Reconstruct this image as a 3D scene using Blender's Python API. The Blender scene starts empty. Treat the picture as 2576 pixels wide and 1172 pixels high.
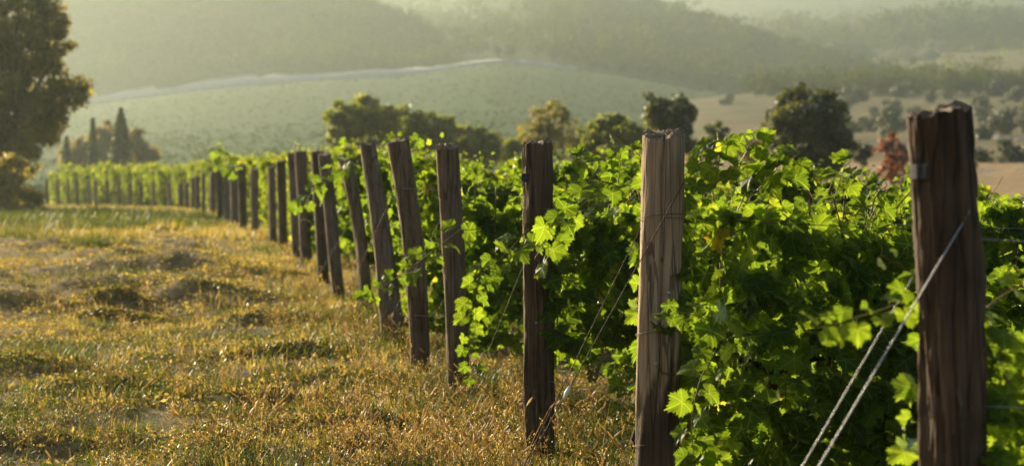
import bpy, math, random
import numpy as np
from math import radians, sin, cos, pi
from mathutils import Vector, Matrix

S = bpy.context.scene
C = S.collection
random.seed(7)
RNG = np.random.default_rng(11)

# ------------------------------------------------------------------ camera, sky, sun, exposure
EYE = 1.57
FPX = 5724.0                       # focal length in units of a 2576 px wide frame
HORIZON = 464.0
PITCH = math.atan((586 - HORIZON) / FPX)
cam = bpy.data.cameras.new('camera')
cam_o = bpy.data.objects.new('camera', cam)
C.objects.link(cam_o)
cam_o.location = (0, 0, EYE)
cam_o.rotation_euler = (pi / 2 - PITCH, 0, 0)
cam.sensor_width = 36.0
cam.lens = 36.0 * FPX / 2576
cam.clip_start = 0.1
cam.clip_end = 12000
cam.dof.use_dof = True
cam.dof.focus_distance = 11.6
cam.dof.aperture_fstop = 3.6
S.camera = cam_o

SUN_AZ = -38.0                     # degrees from the view direction, negative is left
SUN_EL = 16.0
SUN_STRENGTH = 5.0
SKY_STRENGTH = 0.065
w = bpy.data.worlds.new('World')
S.world = w
w.use_nodes = True
nt = w.node_tree
bg = nt.nodes['Background']
sky = nt.nodes.new('ShaderNodeTexSky')
sky.sky_type = 'NISHITA'
sky.sun_disc = False
sky.sun_elevation = radians(SUN_EL)
sky.sun_rotation = radians(SUN_AZ)
sky.air_density = 1.0
sky.dust_density = 2.5
nt.links.new(sky.outputs[0], bg.inputs[0])
bg.inputs[1].default_value = SKY_STRENGTH
sun = bpy.data.lights.new('sun', 'SUN')
sun.energy = SUN_STRENGTH
sun.angle = radians(0.5)
sun.color = (1.0, 0.83, 0.55)
sun_o = bpy.data.objects.new('sun', sun)
C.objects.link(sun_o)
sd = Vector((sin(radians(SUN_AZ)) * cos(radians(SUN_EL)), cos(radians(SUN_AZ)) * cos(radians(SUN_EL)), sin(radians(SUN_EL))))
sun_o.rotation_euler = sd.to_track_quat('Z', 'Y').to_euler()
sun_o.location = (-30, 40, 40)
S.view_settings.view_transform = 'Standard'
S.view_settings.look = 'None'
S.view_settings.exposure = 1.5
S.view_settings.gamma = 1.0
S.cycles.use_denoising = True
S.cycles.max_bounces = 7
S.cycles.diffuse_bounces = 3
S.cycles.glossy_bounces = 2
S.cycles.transmission_bounces = 4
S.cycles.volume_bounces = 0
S.cycles.sample_clamp_indirect = 6.0

# ------------------------------------------------------------------ helpers
def world_pt(px, py, d):
    """World point at depth d (metres along +Y) on the sight line of a photo position."""
    a = (px - 1288) / FPX
    b = (586 - py) / FPX
    cp, sp = cos(PITCH), sin(PITCH)
    v = Vector((a, cp + b * sp, -sp + b * cp))
    v *= d / v.y
    return Vector((v.x, v.y, v.z + EYE))

def px_x(px, d):
    return (px - 1288) / FPX * d

def z_at(py, d):
    return EYE + (HORIZON - py) / FPX * d

def hash2(ix, iy, seed=0):
    h = (ix.astype(np.int64) * 374761393 + iy.astype(np.int64) * 668265263 + seed * 974634777) & 0x7fffffff
    h = ((h ^ (h >> 13)) * 1274126177) & 0x7fffffff
    return ((h ^ (h >> 16)) & 0xffff) / 65535.0

def vnoise(x, y, seed=0):
    x = np.asarray(x, float); y = np.asarray(y, float)
    ix = np.floor(x); iy = np.floor(y)
    fx = x - ix; fy = y - iy
    fx = fx * fx * (3 - 2 * fx); fy = fy * fy * (3 - 2 * fy)
    a = hash2(ix, iy, seed); b = hash2(ix + 1, iy, seed)
    c = hash2(ix, iy + 1, seed); d = hash2(ix + 1, iy + 1, seed)
    return (a * (1 - fx) + b * fx) * (1 - fy) + (c * (1 - fx) + d * fx) * fy

def fbm(x, y, seed=0, oct=4):
    s = 0.0; amp = 0.5; f = 1.0
    for o in range(oct):
        s = s + amp * vnoise(np.asarray(x) * f, np.asarray(y) * f, seed + o * 17)
        amp *= 0.5; f *= 2.03
    return s / (1 - 0.5 ** oct)

def mesh(name, V, F, mat=None, attrs=None, smooth=True):
    """Mesh datablock from arrays: V (n,3), F (m,3) or (m,4)."""
    V = np.asarray(V, np.float32); F = np.asarray(F, np.int32)
    k = F.shape[1]
    me = bpy.data.meshes.new(name)
    me.vertices.add(len(V)); me.vertices.foreach_set('co', V.ravel())
    me.loops.add(F.size); me.loops.foreach_set('vertex_index', F.ravel())
    me.polygons.add(len(F))
    me.polygons.foreach_set('loop_start', np.arange(0, F.size, k, dtype=np.int32))
    me.polygons.foreach_set('use_smooth', np.full(len(F), smooth, dtype=bool))
    for key, arr in (attrs or {}).items():
        arr = np.asarray(arr, np.float32)
        if arr.ndim == 1:
            me.attributes.new(key, 'FLOAT', 'POINT').data.foreach_set('value', arr)
        else:
            me.attributes.new(key, 'FLOAT_VECTOR', 'POINT').data.foreach_set('vector', arr.ravel())
    if mat: me.materials.append(mat)
    me.update(calc_edges=True)
    return me

def obj(name, me, parent=None, loc=(0, 0, 0)):
    o = bpy.data.objects.new(name, me)
    C.objects.link(o)
    o.location = loc
    if parent: o.parent = parent
    return o

def empty(name, loc=(0, 0, 0), rz=0.0):
    o = bpy.data.objects.new(name, None)
    C.objects.link(o)
    o.location = loc; o.rotation_euler = (0, 0, rz)
    o.empty_display_size = 0.1
    return o

def tag(o, label=None, cat=None, group=None, kind=None):
    if label: o['label'] = label
    if cat: o['category'] = cat
    if group: o['group'] = group
    if kind: o['kind'] = kind
    return o

def copy_tree(o, parent=None):
    c = o.copy(); C.objects.link(c)
    if parent: c.parent = parent
    for ch in [x for x in o.children]:
        copy_tree(ch, c)
    return c

class MB:
    """Collects triangles."""
    def __init__(s): s.V = []; s.F = []; s.n = 0; s.A = {}
    def add(s, V, F, **attrs):
        V = np.asarray(V, float); F = np.asarray(F, int)
        if F.shape[1] == 4: F = np.vstack([F[:, [0, 1, 2]], F[:, [0, 2, 3]]])
        s.V.append(V); s.F.append(F + s.n); s.n += len(V)
        for k, a in attrs.items():
            a = np.asarray(a, float)
            if a.ndim == 0: a = np.full(len(V), float(a))
            s.A.setdefault(k, []).append(a)
    def mesh(s, name, mat, smooth=True):
        A = {k: np.concatenate(v) for k, v in s.A.items()}
        A = {k: v for k, v in A.items() if len(v) == s.n}
        return mesh(name, np.vstack(s.V), np.vstack(s.F), mat, A, smooth)

def tube(pts, rad, n=6, cap=True):
    P = np.array([list(p) for p in pts], float)
    m = len(P)
    R = np.full(m, rad, float) if np.isscalar(rad) else np.asarray(rad, float)
    T = np.gradient(P, axis=0); T /= np.linalg.norm(T, axis=1)[:, None] + 1e-9
    ref = np.array([0., 0., 1.]) if abs(T[:, 2]).mean() < 0.8 else np.array([0., 1., 0.])
    B = np.cross(T, ref); B /= np.linalg.norm(B, axis=1)[:, None] + 1e-9
    N = np.cross(B, T)
    a = np.arange(n) / n * 2 * pi
    V = P[:, None, :] + R[:, None, None] * (np.cos(a)[None, :, None] * B[:, None, :] + np.sin(a)[None, :, None] * N[:, None, :])
    V = V.reshape(-1, 3)
    i = np.arange(m - 1)[:, None] * n; j = np.arange(n)[None, :]; j2 = (j + 1) % n
    F = np.stack([i + j, i + j2, i + n + j2, i + n + j], -1).reshape(-1, 4)
    F = np.vstack([F[:, [0, 1, 2]], F[:, [0, 2, 3]]])
    if cap:
        V = np.vstack([V, P[0], P[-1]])
        k = np.arange(n); k2 = (k + 1) % n
        F = np.vstack([F, np.stack([k2, k, np.full(n, m * n)], -1), np.stack([(m - 1) * n + k, (m - 1) * n + k2, np.full(n, m * n + 1)], -1)])
    return V, F

def curve_pts(pts, n=24):
    """Catmull-Rom through the points."""
    P = [Vector(p) for p in pts]
    P = [P[0] * 2 - P[1]] + P + [P[-1] * 2 - P[-2]]
    out = []
    segs = len(P) - 3
    for k in range(n + 1):
        u = k / n * segs; i = min(int(u), segs - 1); t = u - i
        a, b, c, d = P[i:i + 4]
        out.append(0.5 * ((2 * b) + (c - a) * t + (2 * a - 5 * b + 4 * c - d) * t * t + (3 * b - a - 3 * c + d) * t ** 3))
    return out

def norm(a): return a / (np.linalg.norm(a, axis=-1, keepdims=True) + 1e-9)

# ------------------------------------------------------------------ materials
def new_mat(name):
    m = bpy.data.materials.new(name); m.use_nodes = True
    nt = m.node_tree; nt.nodes.clear()
    out = nt.nodes.new('ShaderNodeOutputMaterial')
    return m, nt, out

def N(nt, t, **kw):
    n = nt.nodes.new(t)
    for k, v in kw.items(): setattr(n, k, v)
    return n

def ramp(nt, fac, stops):
    r = N(nt, 'ShaderNodeValToRGB')
    while len(r.color_ramp.elements) < len(stops): r.color_ramp.elements.new(0.5)
    for e, (p, c) in zip(r.color_ramp.elements, stops):
        e.position = p; e.color = (*c, 1)
    nt.links.new(fac, r.inputs[0])
    return r.outputs[0]

def math_n(nt, op, a, b=None, c=None):
    n = N(nt, 'ShaderNodeMath', operation=op)
    for i, v in enumerate((a, b, c)):
        if v is None: continue
        if isinstance(v, (int, float)): n.inputs[i].default_value = v
        else: nt.links.new(v, n.inputs[i])
    return n.outputs[0]

def mixc(nt, fac, a, b, mode='MIX'):
    n = N(nt, 'ShaderNodeMix', data_type='RGBA', blend_type=mode)
    for i, v in ((0, fac), (6, a), (7, b)):
        if isinstance(v, (int, float)): n.inputs[i].default_value = v
        elif isinstance(v, tuple): n.inputs[i].default_value = (*v, 1)
        else: nt.links.new(v, n.inputs[i])
    return n.outputs[2]

def noise(nt, scale, detail=4, vec=None, rough=0.55):
    n = N(nt, 'ShaderNodeTexNoise'); n.inputs['Scale'].default_value = scale
    n.inputs['Detail'].default_value = detail; n.inputs['Roughness'].default_value = rough
    if vec: nt.links.new(vec, n.inputs['Vector'])
    return n.outputs['Fac']

def mapping(nt, vec, scale=(1, 1, 1)):
    m = N(nt, 'ShaderNodeMapping'); m.inputs['Scale'].default_value = scale
    nt.links.new(vec, m.inputs['Vector'])
    return m.outputs[0]

def thin_mat(name, stops, trans_gain, trans_mix=0.5, gloss=0.06, rough=0.4, veins=False, warm=(1.0, 1.0, 1.0)):
    """Leaf, blade or straw: diffuse plus light passing through plus a waxy sheen. 'tint' picks the colour."""
    m, nt, out = new_mat(name)
    at = N(nt, 'ShaderNodeAttribute', attribute_name='tint')
    col = ramp(nt, at.outputs['Fac'], stops)
    if veins:
        lu = N(nt, 'ShaderNodeAttribute', attribute_name='leafuv')
        sep = N(nt, 'ShaderNodeSeparateXYZ'); nt.links.new(lu.outputs['Vector'], sep.inputs[0])
        x = math_n(nt, 'ABSOLUTE', sep.outputs[0]); y = sep.outputs[1]
        r = math_n(nt, 'SQRT', math_n(nt, 'ADD', math_n(nt, 'MULTIPLY', x, x), math_n(nt, 'MULTIPLY', y, y)))
        ang = math_n(nt, 'ARCTAN2', x, y)
        dmin = None
        for a0 in (0.0, 0.96, 1.92):
            d = math_n(nt, 'MULTIPLY', r, math_n(nt, 'ABSOLUTE', math_n(nt, 'SINE', math_n(nt, 'SUBTRACT', ang, a0))))
            dmin = d if dmin is None else math_n(nt, 'MINIMUM', dmin, d)
        vf = math_n(nt, 'MULTIPLY', math_n(nt, 'LESS_THAN', dmin, 0.028), 0.55)
        mott = noise(nt, 5.0, 3, lu.outputs['Vector'])
        col = mixc(nt, math_n(nt, 'MULTIPLY', math_n(nt, 'SUBTRACT', mott, 0.4), 0.6), col, (0.10, 0.15, 0.02))
        col = mixc(nt, vf, col, (0.16, 0.22, 0.05))
    tr = mixc(nt, 1.0, col, tuple(trans_gain), 'MULTIPLY')
    dif = N(nt, 'ShaderNodeBsdfDiffuse'); nt.links.new(col, dif.inputs[0])
    tra = N(nt, 'ShaderNodeBsdfTranslucent'); nt.links.new(tr, tra.inputs[0])
    mx = N(nt, 'ShaderNodeMixShader'); mx.inputs[0].default_value = trans_mix
    nt.links.new(dif.outputs[0], mx.inputs[1]); nt.links.new(tra.outputs[0], mx.inputs[2])
    gl = N(nt, 'ShaderNodeBsdfGlossy'); gl.inputs['Roughness'].default_value = rough
    gl.inputs[0].default_value = (0.9, 0.9, 0.9, 1)
    fr = N(nt, 'ShaderNodeFresnel'); fr.inputs[0].default_value = 1.35
    m2 = N(nt, 'ShaderNodeMixShader')
    nt.links.new(math_n(nt, 'MULTIPLY', fr.outputs[0], gloss * 10), m2.inputs[0])
    nt.links.new(mx.outputs[0], m2.inputs[1]); nt.links.new(gl.outputs[0], m2.inputs[2])
    nt.links.new(m2.outputs[0], out.inputs[0])
    return m

def solid_mat(name, stops, scale=3.0, stretch=(1, 1, 1), rough=0.85, bump=0.3, bump_scale=None, detail=6, spec=0.2, coords='Object', metallic=0.0):
    m, nt, out = new_mat(name)
    tc = N(nt, 'ShaderNodeTexCoord')
    v = mapping(nt, tc.outputs[coords], stretch)
    f = noise(nt, scale, detail, v, 0.62)
    col = ramp(nt, f, stops)
    p = N(nt, 'ShaderNodeBsdfPrincipled')
    nt.links.new(col, p.inputs['Base Color'])
    p.inputs['Roughness'].default_value = rough
    p.inputs['Specular IOR Level'].default_value = spec
    p.inputs['Metallic'].default_value = metallic
    if bump:
        b = N(nt, 'ShaderNodeBump'); b.inputs['Strength'].default_value = bump
        b.inputs['Distance'].default_value = 0.02
        nt.links.new(noise(nt, bump_scale or scale * 2, 6, v, 0.65), b.inputs['Height'])
        nt.links.new(b.outputs[0], p.inputs['Normal'])
    nt.links.new(p.outputs[0], out.inputs[0])
    return m

def wood_mat(name, dark, mid, light, grey=None, grey_z=(9, 10), bump=0.7, fine=1.0):
    """Bark or weathered timber, grain along Z; above grey_z the bark has gone and bare grey wood shows."""
    m, nt, out = new_mat(name)
    tc = N(nt, 'ShaderNodeTexCoord')
    oi = N(nt, 'ShaderNodeObjectInfo')
    va = N(nt, 'ShaderNodeVectorMath', operation='ADD'); nt.links.new(tc.outputs['Object'], va.inputs[0])
    vm = N(nt, 'ShaderNodeVectorMath', operation='SCALE'); vm.inputs[0].default_value = (7, 13, 29); nt.links.new(oi.outputs['Random'], vm.inputs['Scale'])
    nt.links.new(vm.outputs[0], va.inputs[1]); OC = va.outputs[0]
    v1 = mapping(nt, OC, (26 * fine, 26 * fine, 2.2))
    v2 = mapping(nt, OC, (60, 60, 4))
    v3 = mapping(nt, OC, (3, 3, 3))
    n1 = noise(nt, 1.0, 6, v1, 0.65); n2 = noise(nt, 1.0, 4, v2, 0.6); n3 = noise(nt, 1.0, 4, v3, 0.6)
    col = ramp(nt, n1, [(0.3, dark), (0.5, mid), (0.72, light)])
    col = mixc(nt, 0.45, col, ramp(nt, n3, [(0.3, dark), (0.7, light)]))
    h = n1
    if grey:
        sep = N(nt, 'ShaderNodeSeparateXYZ'); nt.links.new(tc.outputs['Object'], sep.inputs[0])
        zz = math_n(nt, 'ADD', sep.outputs[2], math_n(nt, 'MULTIPLY', math_n(nt, 'SUBTRACT', noise(nt, 1.0, 5, mapping(nt, OC, (9, 9, 2.0))), 0.5), 0.9))
        mr = N(nt, 'ShaderNodeMapRange'); mr.inputs[1].default_value = grey_z[0]; mr.inputs[2].default_value = grey_z[1]
        nt.links.new(zz, mr.inputs[0])
        gcol = ramp(nt, n2, [(0.25, tuple(c * 0.5 for c in grey)), (0.5, grey), (0.75, tuple(min(1, c * 1.35) for c in grey))])
        col = mixc(nt, mr.outputs[0], col, gcol)
        h = math_n(nt, 'ADD', math_n(nt, 'MULTIPLY', n1, math_n(nt, 'SUBTRACT', 1.15, mr.outputs[0])), math_n(nt, 'MULTIPLY', n2, 0.35))
    sz_ = N(nt, 'ShaderNodeSeparateXYZ'); nt.links.new(tc.outputs['Object'], sz_.inputs[0])
    stain = N(nt, 'ShaderNodeMapRange'); stain.inputs[1].default_value = .5; stain.inputs[2].default_value = .05
    nt.links.new(math_n(nt, 'ADD', sz_.outputs[2], math_n(nt, 'MULTIPLY', math_n(nt, 'SUBTRACT', n3, .5), .8)), stain.inputs[0])
    col = mixc(nt, math_n(nt, 'MULTIPLY', stain.outputs[0], .65), col, (0.05, 0.034, 0.02))
    lich = ramp(nt, noise(nt, 1.0, 5, mapping(nt, OC, (11, 11, 5)), .7), [(0.60, (0, 0, 0)), (0.68, (1, 1, 1))])
    col = mixc(nt, math_n(nt, 'MULTIPLY', lich, .35), col, (0.26, 0.24, 0.19))
    # drying cracks along the grain
    vo = N(nt, 'ShaderNodeTexVoronoi', feature='DISTANCE_TO_EDGE')
    vo.inputs['Scale'].default_value = 1.0
    nt.links.new(mapping(nt, OC, (22 * fine, 22 * fine, 0.9)), vo.inputs['Vector'])
    cr = math_n(nt, 'LESS_THAN', vo.outputs['Distance'], 0.035)
    col = mixc(nt, math_n(nt, 'MULTIPLY', cr, 0.6), col, tuple(c * 0.4 for c in dark))
    h = math_n(nt, 'SUBTRACT', h, math_n(nt, 'MULTIPLY', cr, 0.5))
    p = N(nt, 'ShaderNodeBsdfPrincipled')
    nt.links.new(col, p.inputs['Base Color']); p.inputs['Roughness'].default_value = 0.82
    p.inputs['Specular IOR Level'].default_value = 0.25
    b = N(nt, 'ShaderNodeBump'); b.inputs['Strength'].default_value = bump; b.inputs['Distance'].default_value = 0.012
    nt.links.new(h, b.inputs['Height']); nt.links.new(b.outputs[0], p.inputs['Normal'])
    nt.links.new(p.outputs[0], out.inputs[0])
    return m

VINE = thin_mat('vine_leaf', [(0.0, (0.022, 0.044, 0.006)), (0.45, (0.045, 0.082, 0.008)), (0.82, (0.085, 0.13, 0.012)), (0.93, (0.16, 0.19, 0.02)), (0.965, (0.30, 0.24, 0.03)), (0.985, (0.32, 0.05, 0.015)), (1.0, (0.28, 0.03, 0.015))],
                (3.7, 3.3, 1.3), 0.55, 0.016, 0.45, veins=True)
VINE_FAR = thin_mat('vine_leaf_plain', [(0.0, (0.03, 0.055, 0.007)), (0.5, (0.065, 0.105, 0.010)), (1.0, (0.14, 0.17, 0.018))], (4.6, 3.7, 1.4), 0.58, 0.03, 0.5)
TREE_OLIVE = thin_mat('olive_green_foliage', [(0.0, (0.055, 0.07, 0.012)), (0.5, (0.10, 0.12, 0.018)), (1.0, (0.18, 0.18, 0.024))], (3.2, 3.0, 1.0), 0.5, 0.02, 0.6)
TREE_OAK = thin_mat('oak_foliage', [(0.0, (0.085, 0.085, 0.016)), (0.5, (0.15, 0.142, 0.023)), (1.0, (0.25, 0.21, 0.032))], (2.9, 2.5, 1.1), 0.55, 0.02, 0.6)
TREE_BROWN = thin_mat('brownish_foliage', [(0.0, (0.10, 0.09, 0.03)), (0.5, (0.16, 0.14, 0.045)), (1.0, (0.22, 0.19, 0.05))], (2.6, 2.1, 1.0), 0.45, 0.02, 0.6)
TREE_GOLD = thin_mat('golden_foliage', [(0.0, (0.085, 0.09, 0.014)), (0.5, (0.15, 0.152, 0.024)), (1.0, (0.22, 0.20, 0.03))], (2.4, 2.0, 1.0), 0.5, 0.02, 0.6)
TREE_DARK = thin_mat('dark_green_foliage', [(0.0, (0.022, 0.03, 0.007)), (0.5, (0.042, 0.055, 0.012)), (1.0, (0.085, 0.095, 0.016))], (3.0, 2.6, 1.0), 0.42, 0.02, 0.6)
TREE_RED = thin_mat('rust_red_foliage', [(0.0, (0.13, 0.04, 0.017)), (0.5, (0.22, 0.066, 0.028)), (1.0, (0.30, 0.12, 0.045))], (1.8, 1.7, 1.4), 0.4, 0.02, 0.6)
TREE_SHRUB = thin_mat('grey_green_foliage', [(0.0, (0.025, 0.03, 0.014)), (0.5, (0.045, 0.052, 0.022)), (1.0, (0.075, 0.08, 0.03))], (1.8, 1.8, 1.2), 0.35, 0.02, 0.6)
CROP = thin_mat('crop_leaves', [(0.0, (0.026, 0.056, 0.009)), (0.5, (0.034, 0.072, 0.011)), (1.0, (0.046, 0.086, 0.013))], (1.5, 1.5, 1.0), 0.3, 0.0, 0.6)
FOREST = thin_mat('forest_foliage', [(0.0, (0.02, 0.03, 0.008)), (0.5, (0.04, 0.055, 0.014)), (1.0, (0.085, 0.09, 0.02))], (2.0, 1.9, 1.1), 0.35, 0.0, 0.6)
GRASS = thin_mat('grass_blades', [(0.0, (0.025, 0.045, 0.007)), (0.25, (0.075, 0.095, 0.014)), (0.45, (0.19, 0.17, 0.04)), (0.7, (0.33, 0.255, 0.09)), (0.80, (0.13, 0.08, 0.034)), (0.88, (0.13, 0.08, 0.034)), (1.0, (0.48, 0.40, 0.24))], (2.2, 1.95, 1.1), 0.48, 0.006, 0.42)
BARK = solid_mat('tree_bark', [(0.3, (0.03, 0.02, 0.012)), (0.7, (0.09, 0.065, 0.04))], 6, (1, 1, 0.2), bump=0.6)
VINE_BARK = solid_mat('vine_bark', [(0.3, (0.018, 0.012, 0.008)), (0.7, (0.075, 0.05, 0.032))], 40, (1, 1, 0.15), bump=0.8)
CANE = solid_mat('vine_cane', [(0.3, (0.11, 0.035, 0.015)), (0.7, (0.22, 0.09, 0.03))], 20, (1, 1, 0.3), rough=0.5, bump=0.1)
GREEN_STEM = solid_mat('green_stem', [(0.3, (0.14, 0.17, 0.03)), (0.7, (0.26, 0.17, 0.05))], 20, rough=0.5, bump=0.0)
WIRE = solid_mat('galvanised_wire', [(0.3, (0.30, 0.29, 0.27)), (0.7, (0.5, 0.48, 0.45))], 60, rough=0.38, bump=0.2, metallic=0.85, spec=0.5)
DULL = solid_mat('dull_zinc', [(0.3, (0.03, 0.032, 0.033)), (0.7, (0.08, 0.08, 0.08))], 60, rough=0.9, bump=0.2, metallic=0.0)
RUST = solid_mat('rusty_wire', [(0.3, (0.05, 0.03, 0.02)), (0.7, (0.13, 0.08, 0.05))], 60, rough=0.6, bump=0.2, metallic=0.5)
GRAPE = thin_mat('grape_skin', [(0.0, (0.16, 0.17, 0.03)), (1.0, (0.34, 0.30, 0.06))], (1.5, 1.5, 1.0), 0.35, 0.06, 0.3)
CRATE = solid_mat('red_plastic', [(0.3, (0.20, 0.012, 0.02)), (0.7, (0.28, 0.02, 0.03))], 8, rough=0.4, bump=0.0, spec=0.5)
PALE_TAG = solid_mat('pale_plastic', [(0.3, (0.62, 0.60, 0.55)), (0.7, (0.75, 0.73, 0.68))], 20, rough=0.5, bump=0.0)

# ------------------------------------------------------------------ the lie of the land
# posts: base x, top x, top y in the 2576 px photo, depth in metres, width of top and base in pixels
POSTS = [
    (2395, 2347, 286, 6.7, 146, 154), (1645, 1672, 338, 10.0, 114, 116), (1361, 1352, 361, 12.75, 76, 73), (1154, 1124, 371, 16.2, 55, 53),
    (1058, 1001, 354, 17.8, 52, 44), (993, 925, 364, 20.7, 38, 58), (922, 868, 402, 24.8, 34, 30), (852, 818, 388, 27.8, 34, 32),
    (815, 797, 381, 31.0, 34, 30), (771, 756, 381, 36.8, 30, 28), (747, 735, 386, 39.3, 22, 22), (714, 706, 405, 45.8, 22, 21),
    (687, 682, 421, 52.8, 20, 20), (641, 640, 426, 58, 21, 21), (613, 608, 415, 62, 22, 22), (592, 588, 420, 68.7, 20, 22),
    (574, 568, 424, 75, 17, 18), (556, 553, 430, 82, 16, 16), (535, 536, 433, 98, 18, 18), (512, 512, 436, 105, 11, 11),
    (498, 497, 442, 112, 12, 12), (485, 486, 446, 117, 12, 12), (470, 469, 460, 122, 12, 12), (455, 455, 460, 127, 12, 12),
    (428, 425, 459, 142, 11, 11), (388, 385, 462, 146, 9, 9), (358, 353, 456, 148, 9, 9), (330, 327, 460, 151, 9, 9), (302, 298, 456, 153, 10, 10),
    (272, 270, 456, 155, 8, 8), (242, 240, 455, 157, 9, 9), (226, 223, 455, 159, 8, 8), (196, 194, 451, 161, 8, 8), (172, 170, 449, 163, 8, 8),
    (147, 145, 452, 165, 8, 8), (120, 118, 450, 168, 8, 8)]
LINE_D = np.array([0.0] + [p[3] for p in POSTS] + [185.0])
LINE_X = np.array([2.6] + [px_x(p[0], p[3]) for p in POSTS] + [px_x(20, 185)])

def line_x(y): return np.interp(y, LINE_D, LINE_X)

BASE_D = np.array([-60, 0, 10, 12.75, 16, 20, 28, 32, 38, 46, 55, 70, 98, 117, 147, 168, 176, 200, 260, 500, 4000])
BASE_Z = np.array([0, 0, 0, .01, .04, .12, .18, .25, .30, .26, .21, .26, .24, .20, .02, -.05, -.3, -5, -16, -22, -40])

# humps of turned soil in the lane: x, y, half width, half depth, height
MOUNDS = [(px_x(px, d), d, rx, ry, hh) for px, d, rx, ry, hh in ((690, 19.6, .30, .22, .13), (800, 17.2, .42, .3, .12), (245, 26, .30, .3, .15), (310, 24.5, .3, .25, .09), (520, 27.5, .5, .4, .14), (640, 33, .4, .5, .14),
    (850, 14.4, .35, .25, .11), (300, 17.5, .45, .3, .08), (60, 19, .35, .4, .12), (520, 16.2, .5, .25, .09), (760, 13.0, .5, .25, .08), (420, 36, .7, .7, .14), (700, 24, .35, .35, .12), (200, 13.8, .5, .25, .07))]

MOUNDS = [(a, b, c * 1.7, d * 1.2, e * .62) for a, b, c, d, e in MOUNDS]

def ground_z(x, y, bumps=True):
    x = np.asarray(x, float); y = np.asarray(y, float)
    z = (np.interp(y, BASE_D, BASE_Z) + np.interp(y - 2, BASE_D, BASE_Z) + np.interp(y + 2, BASE_D, BASE_Z)) / 3
    r = np.clip(x - line_x(np.clip(y, 0, 185)), 0, 60)
    z = z - 0.035 * r
    l = np.clip(line_x(np.clip(y, 0, 185)) - x - 6, 0, 60)
    z = z + 0.01 * l
    if bumps:
        fall = np.clip((220 - y) / 60, 0, 1)
        b = (fbm(x / 2.6, y / 3.4, 3, 4) - 0.5) * 0.26 + (fbm(x / 0.5, y / 0.6, 9, 3) - 0.5) * 0.10
        m = np.clip(fbm(x / 1.5 + 7, y / 2.1, 21, 3) - 0.56, 0, 1) * 0.75      # little mounds of turned soil
        lane = np.clip((line_x(np.clip(y, 0, 185)) - x - 0.3) / 1.5, 0.15, 1)
        z = z + (b + m * lane) * fall * lane
        for mx, my, rx, ry, hh in MOUNDS:
            q = ((x - mx) / rx) ** 2 + ((y - my) / ry) ** 2
            z = z + hh * np.exp(-q * q) * (0.35 + 1.3 * fbm(x / .22, y / .22, 15, 3))
    return z

def zg(x, y): return float(ground_z(x, y))

def ground_material(name, soil, straw, green, sc=1.0, bias=0.0):
    m, nt, out = new_mat(name)
    tc = N(nt, 'ShaderNodeTexCoord')
    v = tc.outputs['Object']
    a = noise(nt, 0.55 * sc, 5, v); b = noise(nt, 9 * sc, 6, v, 0.7); c = noise(nt, 1.7 * sc, 5, v, 0.6)
    col = ramp(nt, b, [(0.32, soil), (0.52, straw), (0.75, tuple(min(1, q * 1.5) for q in straw))])
    gm = ramp(nt, math_n(nt, 'ADD', a, bias), [(0.46, (0, 0, 0)), (0.64, (1, 1, 1))])
    col = mixc(nt, math_n(nt, 'MULTIPLY', gm, 0.75), col, green)
    sm = ramp(nt, c, [(0.56, (0, 0, 0)), (0.66, (1, 1, 1))])
    col = mixc(nt, math_n(nt, 'MULTIPLY', sm, 0.7), col, tuple(q * 0.8 for q in soil))
    p = N(nt, 'ShaderNodeBsdfPrincipled'); p.inputs['Roughness'].default_value = 0.95
    p.inputs['Specular IOR Level'].default_value = 0.1
    nt.links.new(col, p.inputs['Base Color'])
    bp = N(nt, 'ShaderNodeBump'); bp.inputs['Strength'].default_value = 0.9; bp.inputs['Distance'].default_value = 0.05 / sc
    nt.links.new(b, bp.inputs['Height']); nt.links.new(bp.outputs[0], p.inputs['Normal'])
    nt.links.new(p.outputs[0], out.inputs[0])
    return m

G_NEAR = ground_material('vineyard_soil', (0.065, 0.042, 0.020), (0.22, 0.155, 0.06), (0.08, 0.085, 0.02))
G_FIELD = ground_material('green_field', (0.022, 0.05, 0.010), (0.035, 0.075, 0.014), (0.02, 0.06, 0.011), 0.12, 0.1)
G_TAN = ground_material('dry_pasture', (0.10, 0.078, 0.04), (0.20, 0.148, 0.072), (0.075, 0.085, 0.035), 0.12, 0.04)
G_PASTURE = ground_material('dry_grass_field', (0.22, 0.15, 0.08), (0.34, 0.23, 0.12), (0.24, 0.19, 0.09), 0.2, -0.12)
G_WOOD = ground_material('wooded_ground', (0.03, 0.035, 0.014), (0.06, 0.065, 0.025), (0.04, 0.055, 0.018), 0.1, 0.1)
G_CHALK = solid_mat('chalky_stone', [(0.3, (0.32, 0.31, 0.28)), (0.7, (0.5, 0.48, 0.44))], 0.6, rough=0.95, bump=0.3)

# ground sheet: fine near the vineyard, coarse to the horizon
xs = np.unique(np.concatenate([-np.geomspace(14, 3000, 40)[::-1], np.arange(-14, -9, 0.35), np.arange(-9, 4.5, 0.11), np.arange(4.5, 14, 0.5), np.geomspace(14, 3000, 40)]))
ys = np.unique(np.concatenate([np.linspace(-60, 8, 20), np.arange(8, 26, 0.11), np.arange(26, 60, 0.25), np.arange(60, 200, 1.0), np.geomspace(200, 3500, 40)]))
X, Y = np.meshgrid(xs, ys)
Zg = ground_z(X, Y)
def grid_faces(nr, nc):
    i, j = np.meshgrid(np.arange(nr - 1), np.arange(nc - 1), indexing='ij')
    a = (i * nc + j).ravel()
    return np.stack([a, a + 1, a + nc + 1, a + nc], -1)
g = obj('ground', mesh('ground', np.stack([X, Y, Zg], -1).reshape(-1, 3), grid_faces(*X.shape), G_NEAR))
tag(g, kind='structure')

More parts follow.
